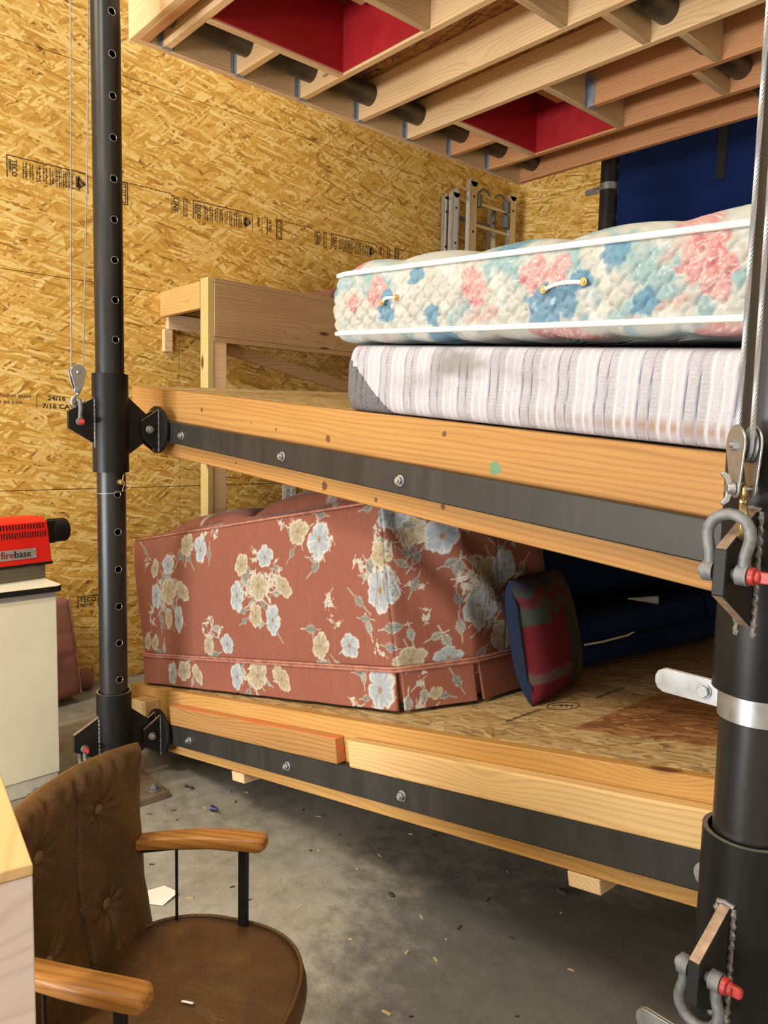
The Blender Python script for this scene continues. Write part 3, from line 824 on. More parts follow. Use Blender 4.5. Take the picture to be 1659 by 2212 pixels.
h.build('joist_hanger', M_hanger, top, smooth=0)
for x, j in ((1.225, 3), (1.372, 4), (1.243, 5)):
    tj('blocking', x, x+.038, JY[j]+.039, JY[j+1]-.001, M_blk)
tj('blocking', 1.05, 1.088, JY[2]+.039, JY[3]-.001, M_blk)
# red header repeats at the right of the frame are hidden; pipes threaded through the joists
MB().cyl((-.20, .008, .105), (-.20, 2.785, .105), .056, 32).build('pipe', M_pipe, top)
MB().cyl((1.335, .008, .105), (1.335, 2.2, .105), .056, 32).cyl((1.335, 2.2, .105), (1.335, 2.785, .105), .056, 32).build('pipe', M_pipe, top)

# loose studs lying on the low channel
def on_low(name, label, cat, u0, u1, v0, v1, w0, w1, m, bev=.004, group=None):
    o = MB().box(u0, u1, v0, v1, w0, w1).build(name, m, bevel=bev)
    o.location = low.location; o.rotation_euler = low.rotation_euler
    return tag(o, label, cat, group)
o = on_low('timber_offcut', 'weathered brown stud with orange painted edge on the low steel channel', 'plank', .06, 1.268, -.040, -.001, -.1405, -.056, [M_old, M_oldtop], .004, 'loose studs on the low channel')
for p in o.data.polygons:
    if p.normal.z > .9 or p.normal.x > .9: p.material_index = 1
o.data.materials[1] = M_oldtop
on_low('timber_offcut', 'fresh pale stud lying on the low steel channel, nearest the right post', 'plank', 1.335, 2.545, -.042, -.001, -.1405, -.052, M_new, .006, 'loose studs on the low channel')
on_low('timber_block', 'short pale timber block beside the left post foot, against the low beam', 'block', -.27, -.115, -.075, -.001, -.155, -.045, M_new, .004)

# ------------------------------------------------------------------ painted cloth patterns (numpy)
def vnoise(x, y, seed):
    xi, yi = np.floor(x).astype(int), np.floor(y).astype(int); fx, fy = x-xi, y-yi
    fx, fy = fx*fx*(3-2*fx), fy*fy*(3-2*fy)
    def h(a, b):
        n = np.sin(a*127.1+b*311.7+seed*74.7)*43758.5453
        return n-np.floor(n)
    return (h(xi, yi)*(1-fx)+h(xi+1, yi)*fx)*(1-fy)+(h(xi, yi+1)*(1-fx)+h(xi+1, yi+1)*fx)*fy
def fbm(x, y, seed, o=4):
    r = 0; a = .5
    for k in range(o): r = r+a*vnoise(x*2**k, y*2**k, seed+k*13); a *= .5
    return r
class Paint:
    def __init__(s, U, V, base):
        s.U, s.V = U.ravel(), V.ravel(); s.c = np.zeros((s.U.size, 3)); s.c[:] = base
    def put(s, idx, a, col):
        a = np.clip(a, 0, 1)[:, None]; s.c[idx] = s.c[idx]*(1-a)+np.asarray(col)*a
    def near(s, cx, cy, r):
        return np.nonzero((abs(s.U-cx) < r) & (abs(s.V-cy) < r))[0]
    def stroke(s, pts, w, col, alpha=1.0):
        for (x0, y0), (x1, y1) in zip(pts[:-1], pts[1:]):
            cx, cy = (x0+x1)/2, (y0+y1)/2; L = math.hypot(x1-x0, y1-y0)
            i = s.near(cx, cy, L/2+w*2)
            if not len(i): continue
            t = np.clip(((s.U[i]-x0)*(x1-x0)+(s.V[i]-y0)*(y1-y0))/(L*L+1e-9), 0, 1)
            d = np.hypot(s.U[i]-x0-t*(x1-x0), s.V[i]-y0-t*(y1-y0))
            s.put(i, alpha*np.clip(1.5-d/w, 0, 1), col)
    def leaf(s, cx, cy, L, ang, col, edge=None):
        i = s.near(cx, cy, L); 
        if not len(i): return
        x, y = s.U[i]-cx, s.V[i]-cy; ca, sa = math.cos(ang), math.sin(ang)
        a, b = (x*ca+y*sa)/L, (-x*sa+y*ca)/L
        h = .26*np.sin(np.clip(a+.5, 0, 1)*math.pi)*(1+.25*np.sin(a*40))
        m = np.clip((h-abs(b))*60, 0, 1)
        if edge is not None: s.put(i, np.clip((h+.05-abs(b))*60, 0, 1), edge)
        s.put(i, m, col); s.put(i, m*(abs(b) < .025), np.asarray(col)*.6)
    def flower(s, cx, cy, r, ang, cols, squash=1.0, rot=0.0, n=5, outline=None):
        i = s.near(cx, cy, r*1.5)
        if not len(i): return
        x, y = s.U[i]-cx, s.V[i]-cy; ca, sa = math.cos(rot), math.sin(rot)
        a, b = x*ca+y*sa, (-x*sa+y*ca)/squash
        d = np.hypot(a, b)/r; th = np.arctan2(b, a)-ang
        pk = np.floor((th*n/(2*math.pi))+.5) % n
        var = .86+.28*np.abs(np.sin(pk*12.9+cx*91.7))
        pet = (.74+.26*np.abs(np.cos(n*th/2))**.6)*var+.03*np.sin(th*13+cx*40)+.16*(fbm(th*4+cx*50, d*0+cy*9, 17, 3)-.5)
        m = np.clip((pet-d)*22, 0, 1)
        st = fbm(th*11+cx*31, d*1.3, 5, 2)
        sh = np.clip(1.9*(st-.28)-.25*(1-np.abs(np.cos(n*th/2)))+.35*(d-.45), 0, 1)
        col = np.asarray(cols[0])[None]*(1-sh[:, None])+np.asarray(cols[1])[None]*sh[:, None]
        if outline is not None: s.put(i, np.clip((pet+.09-d)*22, 0, 1), outline)
        aa = m[:, None]; s.c[i] = s.c[i]*(1-aa)+col*aa
        gap = np.clip(1-np.abs(np.cos(n*th/2))*9, 0, 1)*(d > .3)*m
        s.put(i, gap*.75, np.asarray(cols[0])*.55)
        s.put(i, np.clip(1-np.abs(d-pet+.05)/.045, 0, 1)*.55, np.asarray(cols[1])*1.12)
        s.put(i, np.clip((.22-d)*14, 0, 1)*.9, (.24, .15, .085)); s.put(i, np.clip(1-abs(d-.17)*22, 0, 1)*.5, (.45, .34, .20))

# ------------------------------------------------------------------ upholstered blocks
def outline(poly, steps, r):
    """rounded polygon sampled edge by edge: points, outward normals, arc length"""
    n = len(poly); pts = []
    for i in range(n):
        p0, p1, p2 = [np.array(poly[(i+k) % n], float) for k in (-1, 0, 1)]
        a = (p0-p1)/np.linalg.norm(p0-p1); c = (p2-p1)/np.linalg.norm(p2-p1)
        rr = r[i] if hasattr(r, '__len__') else r
        ang = math.acos(max(-1, min(1, float(a@c)))); t = rr/math.tan(ang/2); s0, s1 = p1+a*t, p1+c*t
        m = 6; arc = []
        for k in range(m+1):
            f = k/m; arc.append((1-f)**2*s0+2*f*(1-f)*p1+f*f*s1)
        pts.append(arc)
    P = []
    for i in range(n):
        P += pts[i]
        a, b = pts[i][-1], pts[(i+1) % n][0]; L = np.linalg.norm(b-a); k = max(1, int(L/steps[i]))
        P += [a+(b-a)*q/k for q in range(1, k)]
    P = np.array(P); d = np.roll(P, -1, 0)-np.roll(P, 1, 0); d /= np.linalg.norm(d, axis=1)[:, None]
    N = np.stack([d[:, 1], -d[:, 0]], 1)
    L = np.concatenate([[0], np.cumsum(np.linalg.norm(np.diff(P, axis=0), axis=1))])
    return P, N, L
RINGS = [1, .994, .985, .972, .955, .93, .90, .86, .81, .75, .67, .57, .45, .3, .15, 0]
def puff(b, P, N, L, z0, z1, rows, off, topz, colf=None, topcol=None, m=0, bottom=True):
    t = np.linspace(0, 1, rows); s = L[:, None]+0*t; T = t[None]+0*s
    o = off(s, T)
    X = np.stack([P[:, 0][:, None]+N[:, 0][:, None]*o, P[:, 1][:, None]+N[:, 1][:, None]*o, z0+(z1-z0)*T], -1)
    b.grid(X, m, True, None if colf is None else colf(s, z0+(z1-z0)*T))
    e = X[:, -1, :]; c = e[:, :2].mean(0)
    G = np.stack([np.concatenate([c+(e[:, :2]-c)*k, np.zeros((len(e), 1))], 1) for k in RINGS], 1)
    dist = np.stack([np.linalg.norm((e[:, :2]-c), axis=1)*(1-k) for k in RINGS], 1)
    G[..., 2] = z1+topz(G[..., 0], G[..., 1], dist)
    b.grid(G, m, True, None if topcol is None else topcol(G[..., 0], G[..., 1]))
    if bottom:
        q = X[:, 0, :]; G = np.stack([np.concatenate([c+(q[:, :2]-c)*k, q[:, 2:]], 1) for k in (1, .6, 0)], 1)
        b.grid(G, m, True, None if topcol is None else topcol(G[..., 0], G[..., 1]))
    return X
def superround(b, p=4):
    return lambda T: -b*(1-np.clip(1-np.abs(2*T-1)**p, 0, 1)**(1.0/p))

# ---- mattresses on the middle platform
def on_mid(name, label, cat, u, v, w, ang, group=None):
    q = Matrix.Translation(mid.location) @ mid.rotation_euler.to_matrix().to_4x4()
    return thing(name, label, cat, q @ Vector((u, v, w)), (TMX, ang, 0), group)
# lower one: striped ticking
LW, LD, LH = 1.50, 1.90, .205
mt = on_mid('mattress', 'white striped mattress with brown stains under the floral mattress', 'mattress', 1.222, .012, .001, R_(4.6), 'stacked mattresses')
P, N, L = outline([(0, 0), (LW, 0), (LW, LD), (0, LD)], [.0035, .05, .08, .012], .07)
GX0, GX1 = .015, .135
def tick_off(s, T):
    o = superround(.045, 3.2)(T)+.006
    ph = (s+.004*.4*np.sin(T*9)) % .108
    g = np.zeros_like(s)
    for c0, wd, dp in ((.008, .003, .006), (.036, .003, .006), (.062, .0022, .003), (.088, .0022, .003)): g += dp*np.exp(-((ph-c0)/wd)**2)
    o -= g*(.3+.7*np.sin(np.pi*np.clip(T, .02, .98)))
    return o+.0022*(fbm(s*30, T*9, 3)-.5)+.006*(fbm(s*3, T*2, 8)-.5)
def tick_col(s, z):
    T = z/LH; c = np.zeros(s.shape+(3,)); c[:] = (.56, .55, .60)
    ph = (s+.004*.4*np.sin(T*9)) % .108
    wv = fbm(s*160, T*34, 2, 2)
    for c0, wd, col, st in ((.022, .010, (.33, .32, .345), .85), (.049, .009, (.29, .285, .30), .85), (.075, .010, (.42, .41, .45), .8), (.098, .006, (.44, .43, .46), .75)):
        a = np.clip((wd-np.abs(ph-c0))/.002+.5, 0, 1)*st*(.72+.5*(wv-.5)+.16*np.sin(T*150+s*40)); c += (np.array(col)-c)*a[..., None]
    for c0, wd in ((.008, .0022), (.036, .0022)):
        a = np.clip(1.4-np.abs(ph-c0)/wd, 0, 1)*.9; c += (np.array((.20, .18, .27))-c)*a[..., None]
    for c0 in (.062, .088):
        a = np.clip(1.3-np.abs(ph-c0)/.0016, 0, 1)*.8; c += (np.array((.70, .69, .73))-c)*a[..., None]
    dirt = np.clip((fbm(s*6+3, T*2.6, 21)-.42)*4, 0, 1)*np.clip(1-np.abs(s-.52)/.55, 0, 1)*np.clip(T*2.2-.5, 0, 1)
    c += (np.array((.24, .23, .22))-c)*(dirt*.95)[..., None]
    spk = (fbm(s*70, T*20, 31, 3) > .70)*np.clip(1-np.abs(s-.7)/.8, 0, 1); c += (np.array((.28, .26, .25))-c)*(spk*.5)[..., None]
    dark = ((np.abs(ph-.022) < .010) | (np.abs(ph-.049) < .009) | (np.abs(ph-.098) < .006) | (np.abs(ph-.075) < .007))
    br = np.clip((.30-T)*7+.35*(fbm(s*14, T*3, 41)-.5), 0, 1)*np.clip((s-.62)/.55, 0, 1)*np.clip(T*9-.6, 0, 1)
    c += (np.array((.33, .205, .13))-c)*(br*(.22+.75*dark))[..., None]
    return c
b = MB()
topc = lambda x, y: tick_col(x, y*0+.1)
puff(b, P, N, L, 0, LH, 46, tick_off, lambda x, y, d: .006*(1-np.exp(-d/.05)), tick_col, topc)
body = b.build('mattress_body', M_tick, mt, smooth=60, weld=True)
# dotted grey side gusset, a separate triangular panel at the left end
me = body.data; g = MB()
co = np.empty(len(me.vertices)*3); me.vertices.foreach_get('co', co); co = co.reshape(-1, 3)
nrm = np.empty(len(me.vertices)*3); me.vertices.foreach_get('normal', nrm); nrm = nrm.reshape(-1, 3)
idx = {}; gf = []
for p in me.polygons:
    vs = list(p.vertices); x = co[vs, 0].mean(); y = co[vs, 1].mean(); z = co[vs, 2].mean()
    if y < .5 and z < LH-.02 and x < .235*(1-z/(LH*.90)) and (y < .12 or x < .05): gf.append([idx.setdefault(v, len(idx)) for v in vs])
gv = [co[v]+nrm[v]*.0025 for v in idx]
g.add(gv, gf); g.build('side_gusset', M_gusset, mt, smooth=60)['label'] = 'dark grey dotted gusset at the left corner'

# upper one: quilted floral
UW, UD, UH = 1.56, 1.90, .178
mu = on_mid('mattress', 'floral quilted mattress in pink and blue on top of the pile', 'mattress', 1.148, .004, .238, R_(3.5), 'stacked mattresses')
P, N, L = outline([(0, 0), (UW, 0), (UW, UD), (0, UD)], [.0035, .04, .08, .012], .075)
def quilt(s, z):
    zz = z+.0045*np.sin(2*np.pi*s/.0295)
    a, c = np.pi*(s/.059+zz/.050), np.pi*(s/.059-zz/.050)
    return (np.abs(np.sin(a))*np.abs(np.sin(c)))**.45
def up_off(s, T):
    z = T*UH
    return superround(.016, 5)(T)+.012*np.sin(np.pi*T)+.0135*(quilt(s, z)-.6)*np.clip(8*T*(1-T), 0, 1)+.004*(fbm(s*4, T*2, 4)-.5)
cream, teal, blush, rose, blue = [np.array(c) for c in ((.47, .47, .425), (.24, .375, .40), (.50, .345, .31), (.46, .17, .18), (.125, .26, .37))]
def floral_col(U, V, spots, seed=0):
    p = Paint(U, V, cream); u, v = p.U, p.V
    n = p.U.size; al = np.arange(n)
    sw = fbm(u*13+2*fbm(u*9, v*9, 77, 2), v*13, 61+seed, 3)
    p.put(al, np.clip((sw-.50)*9, 0, 1)*.85, teal)
    sw2 = fbm(u*15+9, v*15+2.5*fbm(u*8, v*8, 78, 2), 91+seed, 3)
    p.put(al, np.clip((sw2-.56)*9, 0, 1)*.75, blush)
    sw3 = fbm(u*21+4, v*17+7, 33+seed, 3); p.put(al, np.clip((sw3-.55)*10, 0, 1)*.7, (.62, .61, .57))
    sw4 = np.abs(fbm(u*24+2*sw, v*24, 55, 3)-.47); p.put(al, np.clip(1-sw4/.014, 0, 1)*.55, (.34, .42, .50))
    sw5 = np.abs(fbm(u*19+3*sw2, v*30, 15, 3)-.45); p.put(al, np.clip(1-sw5/.012, 0, 1)*.5, (.82, .80, .76))
    for (cx, cy, r, kind) in spots:
        i = p.near(cx, cy, r*1.6); x, y = p.U[i]-cx, p.V[i]-cy
        d = np.hypot(x, y)/r+1.5*(fbm(x*34+cx*9, y*34+cy*31, 7, 3)-.5)
        if kind == 'p':
            pt = fbm(x*45+cx*5, y*45, 9, 2); col = rose[None]*(1-np.clip(pt*1.5-.25, 0, 1)[:, None])+np.array((.64, .46, .42))[None]*np.clip(pt*1.5-.25, 0, 1)[:, None]
            a = np.clip((1-d)*6, 0, 1)[:, None]*.95; p.c[i] = p.c[i]*(1-a)+col*a
            rg = np.abs((d*3.2+np.arctan2(y, x)*.5) % 1-.5); p.put(i, (rg < .08)*(d < .85)*.6, (.84, .72, .66))
        else:
            a = np.clip((1-d)*6, 0, 1)*.9; p.put(i, a, blue); p.put(i, a*(fbm(x*70, y*18, 3, 2) > .58)*.6, (.52, .66, .72))
    st = fbm(u*40, v*260, 101, 2); p.put(al, np.clip((st-.55)*4, 0, 1)*.22, (.85, .83, .78))
    return p.c.reshape(U.shape+(3,))
SP = [(.17, .085, .035, 'p'), (.285, .115, .05, 'p'), (.325, .055, .04, 'b'), (.335, .095, .03, 'b'), (.66, .12, .038, 'p'), (.685, .085, .032, 'p'), (.86, .13, .045, 'p'), (.91, .105, .045, 'p'), (.945, .14, .03, 'p'),
      (.90, .045, .045, 'b'), (.955, .055, .035, 'b'), (1.0, .10, .03, 'b'), (1.28, .13, .05, 'p'), (1.32, .085, .04, 'p'), (1.16, .04, .03, 'b'), (1.07, .15, .035, 'b'), (.06, .13, .03, 'b'), (.44, .15, .03, 'b'), (.52, .04, .03, 'b')]
SPT = [(.08+.19*k+.03*math.sin(k*5), .06+.11*(k % 3), .05, 'pb'[k % 2]) for k in range(9)]
b = MB()
def up_top(x, y, d):
    bu = np.abs(np.sin(np.pi*(x+.05)/.30))**.6*np.abs(np.sin(np.pi*(y+.02)/.30))**.5
    return .036*(1-np.exp(-d/.05))+.022*bu*np.clip(d/.08, 0, 1)+.004*(fbm(x*14, y*14, 5)-.5)
puff(b, P, N, L, 0, UH, 48, up_off, up_top, lambda s, z: floral_col(s, z, SP), lambda x, y: floral_col(x, y, SPT, 5), bottom=False)
# bulging padded underside
e = np.stack([P[:, 0]*1.0, P[:, 1]*1.0, 0*P[:, 0]], 1); c = P.mean(0); G = []
for k in RINGS:
    q = e.copy(); q[:, :2] = c+(P-c)*k; d = np.linalg.norm(P-c, axis=1)*(1-k)
    q[:, 2] = -.030*(1-np.exp(-d/.016))*(.65+.35*np.abs(np.sin(np.pi*q[:, 0]/.17))**.6)
    G.append(q)
G = np.stack(G, 1); b.grid(G, 0, True, floral_col(G[..., 0], G[..., 1]+3, [(.9, 3.05, .08, 'p'), (1.3, 3.04, .07, 'p'), (.5, 3.05, .06, 'b')], 9))
b.build('mattress_body', M_quilt, mu, smooth=60, weld=True)
for z, dz in ((0, 0), (UH, .002)):
    path = [(p[0]+n[0]*.002, p[1]+n[1]*.002, z+dz) for p, n in zip(P[::3], N[::3])]
    MB().tube(path, .0075, 10, closed=True).build('edge_piping', M_pipew, mu)
for hx in (.275, .335), (.855, .965):
    t = MB(); n = 9
    t.tube([(hx[0]+(hx[1]-hx[0])*k/n, -.016-.016*math.sin(math.pi*k/n), .082+.004*math.sin(math.pi*k/n)+.010*k/n) for k in range(n+1)], .0048, 8)
    ho = t.build('cord_handle', M_pipew, mu)
    for x, zz in ((hx[0], .082), (hx[1], .092)):
        g = MB().cyl((x, -.010, zz), (x, -.021, zz), .0095, 16).cyl((x, -.021, zz), (x, -.024, zz), .0055, 12)
        g.build('eyelet', M_brass, ho)

# ---- floral couch on the low platform
def low_pt(u, y, w): return (Matrix.Translation(low.location) @ low.rotation_euler.to_matrix().to_4x4()) @ Vector((u, y-.26, w))
CA = math.atan2(.097, 1.751)
co_ = thing('couch', 'dusty rose couch printed with white and blue flowers, seen from behind', 'couch', low_pt(-.341, .299, .004), (0, 0, 0))
co_.rotation_mode = 'XYZ'
Rm = low.rotation_euler.to_matrix() @ Matrix.Rotation(CA, 3, 'Z')
co_.rotation_euler = Rm.to_euler()
CP = [(0, 0), (1.754, 0), (1.909, .221), (1.945, .60), (1.925, .70), (.0, .70), (-.03, .35)]
P, N, L = outline(CP, [.0035, .0035, .0045, .03, .06, .06, .05], [.05, .035, .05, .08, .12, .10, .2])
S1 = float(L[np.argmin(np.hypot(P[:, 0]-1.754, P[:, 1]))])
S2 = float(L[np.argmin(np.hypot(P[:, 0]-1.909, P[:, 1]-.221))])
ROSE = (.245, .080, .051)
CR, BL, GR = [(.32, .265, .165), (.55, .48, .34)], [(.29, .325, .35), (.52, .55, .565)], (.29, .29, .25)
def bouquet(p, pts, spread, k):
    r2 = random.Random(k)
    cx, cy = sum(q[0] for q in pts)/len(pts), sum(q[1] for q in pts)/len(pts)
    for (x, y, r, kind, sq, rot) in pts:
        p.stroke([(x, y), ((x+cx)/2+.01, (y+cy-.03)/2-.02), (cx, cy-.06)], .0014, (.24, .10, .07), .8)
    for q in range(spread):
        a = r2.uniform(-.6, 3.7); d = r2.uniform(.05, .17); x, y = cx+d*math.cos(a)*1.15, cy+d*math.sin(a)
        p.stroke([(cx, cy-.03), ((cx+x)/2, (cy+y)/2+.01), (x, y)], .0012, (.28, .12, .08), .7)
        for j in range(4): p.leaf(x+r2.uniform(-.022, .022), y+r2.uniform(-.02, .02), r2.uniform(.016, .03), r2.uniform(0, 6), (.46, .44, .38), (.56, .50, .42))
    for q in range(spread):
        a = r2.uniform(0, 6.28); d = r2.uniform(.04, .12); p.leaf(cx+d*math.cos(a), cy+d*math.sin(a)*1.1-.02, r2.uniform(.035, .055), r2.uniform(0, 6.28), GR, (.50, .47, .40))
    for q in range(6): p.stroke([(cx+.010*(q-2.5), cy-.02), (cx+.014*(q-2.5)+.008, cy-.10), (cx+.03*(q-2.5)+.02, cy-.19)], .0013, (.20, .085, .05), .85)
    for q in range(spread): p.leaf(cx+r2.uniform(-.13, .13), cy+r2.uniform(-.16, .12), r2.uniform(.04, .065), r2.uniform(0, 6.28), (.20, .20, .175), (.38, .36, .30))
    for (x, y, r, kind, sq, rot) in pts:
        p.flower(x, y, r*1.18, rot*1.7, CR if kind == 'c' else BL, sq, rot, outline=tuple(c*.80 for c in (.62, .58, .50)))
BQ = [([(1.06, .444, .052, 'c', .9, .4), (.906, .409, .050, 'b', .75, 1.4), (1.118, .555, .042, 'b', .9, .1), (.953, .532, .044, 'c', .8, .7), (1.227, .437, .050, 'c', .6, -.6), (1.136, .306, .048, 'b', .72, 1.3), (1.025, .323, .042, 'c', .85, 1.2)], 10),
      ([(.348, .446, .052, 'c', .9, .4), (.228, .428, .050, 'b', .7, 1.4), (.233, .553, .040, 'c', .7, 1.1), (.357, .564, .040, 'b', .9, .1), (.478, .436, .05, 'c', .6, -.7), (.416, .311, .048, 'b', .6, 1.3), (.33, .322, .042, 'c', .6, 1.2)], 10),
      ([(.536, .64, .045, 'c', .9, .4), (.648, .615, .055, 'b', .7, 1.4)], 5),
      ([(1.336, .64, .045, 'c', .9, .5), (1.459, .60, .06, 'b', .8, 1.2)], 6),
      ([(S1-.03, .406, .062, 'b', .8, 1.3)], 4), ([(S1-.012, .525, .040, 'c', .9, .8)], 3),
      ([(1.408, .213, .042, 'c', .8, .9), (1.569, .217, .042, 'b', .9, .1)], 4), ([(.649, .198, .038, 'c', .8, .9), (.797, .207, .036, 'b', .9, .1)], 4),
      ([(.10, .20, .034, 'c', .7, .9), (.17, .20, .034, 'c', .7, .9)], 2), ([(.02, .62, .05, 'c', .6, 1.2)], 2),
      ([(S1+.102, .595, .050, 'c', .8, .2), (S1+.199, .565, .058, 'b', .85, .9)], 6), ([(S1+.31, .314, .060, 'b', .9, .8)], 5), ([(S1+.367, .426, .05, 'c', .8, .4)], 4),
      ([(S1+.455, .441, .045, 'b', .9, 1.2)], 4), ([(S1+.049, .167, .045, 'c', .7, .2), (S1+.179, .160, .04, 'b', .7, .1)], 3), ([(S1+.044, .652, .045, 'b', .8, .4)], 2), ([(S1+.42, .20, .05, 'c', .8, .3)], 3)]
def rose_col(s, z):
    p = Paint(s, z, ROSE); al = np.arange(p.U.size)
    st = fbm(p.U*240, p.V*9, 3, 2); p.put(al, np.clip((st-.35)*1.6, 0, 1)*.35, (.36, .145, .10))
    big = fbm(p.U*3, p.V*3, 12, 3); p.put(al, np.clip((big-.45)*2, 0, 1)*.35, (.31, .125, .09))
    for k, (pts, sp) in enumerate(BQ): bouquet(p, pts, sp, k+3)
    return p.c.reshape(s.shape+(3,))
CH = .70
def couch_off(s, T):
    o = superround(.03, 9)(T)+.010*np.sin(np.pi*T)
    o = o+.008*(fbm(s*3.2, T*2.4, 19)-.5)
    q = s-S1
    m = np.clip(q/.05, 0, 1)*np.clip((.85-q)/.2, 0, 1)
    fold = np.sin((q*1.0+(T*CH-.2)*.75)*30)*np.exp(-((q+T*.55-.62)/.22)**2)
    o = o+m*(.011*fold-.02*np.clip(T-.2, 0, 1)*np.exp(-((q-.12)/.10)**2))
    o -= .006*np.exp(-((s-S1)/.003)**2)+.005*np.exp(-((s-S2-.16)/.004)**2)
    return o
b = MB()
puff(b, P, N, L, .022, CH, 190, couch_off, lambda x, y, d: .028*(1-np.exp(-d/.05))+.02*(fbm(x*5, y*5, 3)-.5)*np.clip(d/.05, 0, 1), rose_col, lambda x, y: rose_col(x, y+.05))
for i, v in enumerate(b.v):
    if v[0] < .10: b.v[i] = (v[0]-.05*max(0, v[2]/CH)**1.6*(1-max(v[0], 0)/.10), v[1], v[2])
b.build('couch_body', M_floral, co_, smooth=70, weld=True)
# skirt with pleat slits
zs = np.linspace(.008, .137, 34); sk = MB()
SL = [S1+.004, S2-.002]
t = (zs-.008)/.129
s_, T_ = L[:, None]+0*t, t[None]+0*L[:, None]
o = .013+.006*(1-T_)+.004*np.sin(s_*22)*(1-T_)*.6
lift = np.zeros_like(s_)
for c0 in SL+[.86]: o = o-.010*np.exp(-((s_-c0)/.006)**2)*(1-T_)
X = np.stack([P[:, 0][:, None]+N[:, 0][:, None]*o, P[:, 1][:, None]+N[:, 1][:, None]*o, .008+.129*T_+.012*np.exp(-((s_-c0)/.02)**2)*(1-T_)*0], -1)
SKB = [([(.335, .066, .045, 'b', .75, 1.4), (.435, .077, .048, 'c', .8, .3), (.551, .066, .042, 'c', .6, -.8)], 4), ([(.858, .072, .046, 'b', .75, 1.4), (1.009, .085, .052, 'c', .8, .3), (1.169, .082, .05, 'c', .6, -.7)], 6), ([(S1-.07, .072, .062, 'b', .85, 1.2)], 5), ([(S1+.12, .05, .02, 'c', .8, .3)], 2)]
def skirt_col(s, z):
    p = Paint(s, z, tuple(c*1.03 for c in ROSE)); al = np.arange(p.U.size)
    st = fbm(p.U*240, p.V*9, 3, 2); p.put(al, np.clip((st-.35)*1.6, 0, 1)*.35, (.36, .145, .10))
    dirt = fbm(p.U*5, p.V*9, 44, 3); p.put(al, np.clip((dirt-.5)*3, 0, 1)*np.clip(1-p.V/.10, 0, 1)*.3, (.40, .27, .16))
    for k, (pts, sp) in enumerate(SKB): bouquet(p, pts, sp, k+41)
    return p.c.reshape(s.shape+(3,))
keep = [i for i in range(len(L)) if min(abs(L[i]-c0) for c0 in SL) > .0026]
kk = np.array(keep); cuts = np.nonzero(np.diff(kk) > 1)[0]
colS = skirt_col(s_, X[..., 2])
for seg in np.split(kk, cuts+1):
    if len(seg) > 1: sk.grid(X[seg], 0, False, colS[seg])
so = sk.build('skirt', M_floral, co_, smooth=60)
sd = so.modifiers.new('cloth', 'SOLIDIFY'); sd.thickness = .003; sd.offset = -1
pp = MB()
for dz in (.137, .147):
    path = [(p[0]+n[0]*.016, p[1]+n[1]*.016, dz) for p, n in zip(P[::4], N[::4])]
    o_ = len(pp.v); pp.tube(path, .0052, 8, closed=True)
M_pipr = plain('rose_piping', (.34, .14, .095), .7, noise=.4, nscale=45)
pp.build('skirt_piping', M_pipr, co_)
path = [(p[0]+n[0]*-.014-(.05*(1-max(p[0], 0)/.10) if p[0] < .10 else 0), p[1]+n[1]*-.014, CH+.004) for p, n in zip(P[::4], N[::4])]
MB().tube(path, .0055, 8, closed=True).build('top_piping', M_pipr, co_)
for fx, fy in ((.08, .08), (1.7, .08), (.08, .7), (1.8, .7)):
    MB().cyl((fx, fy, 0), (fx, fy, .03), .025, 14).build('foot', M_black, co_)
def cushion_mb(lx, ly, lz, colf=None, n=36, pw=3.2):
    u = np.linspace(-1, 1, n); U, V = np.meshgrid(u, u, indexing='ij'); b = MB()
    th = (np.clip(1-np.abs(U)**pw, 0, 1)*np.clip(1-np.abs(V)**pw, 0, 1))**.45
    pin = 1-.05*(1-np.abs(U)**2)*np.abs(V)**3-.0
    for sg in (1, -1):
        X = np.stack([U*lx/2*(1-.04*(1-V**2)*np.abs(U)**4), V*ly/2*(1-.04*(1-U**2)*np.abs(V)**4), sg*th*lz/2+.006*(fbm(U*4+5, V*4, 3+sg)-.5)*th], -1)
        b.grid(X, 0 if sg > 0 else 1, False, None if colf is None else colf(U*lx/2, V*ly/2))
    return b
for k, (x0, x1, zz) in enumerate(((.10, .86, .755), (.87, 1.70, .775))):
    cb = cushion_mb(x1-x0, .50, .22, lambda x, y: rose_col(x+.7*(k+1), y+.35))
    o = cb.build('back_cushion', [M_floral, M_floral], co_, smooth=60)
    o.location = ((x0+x1)/2, .36, zz-.085); o.rotation_euler = (R_(-8), 0, R_(1.5 if k else -2))

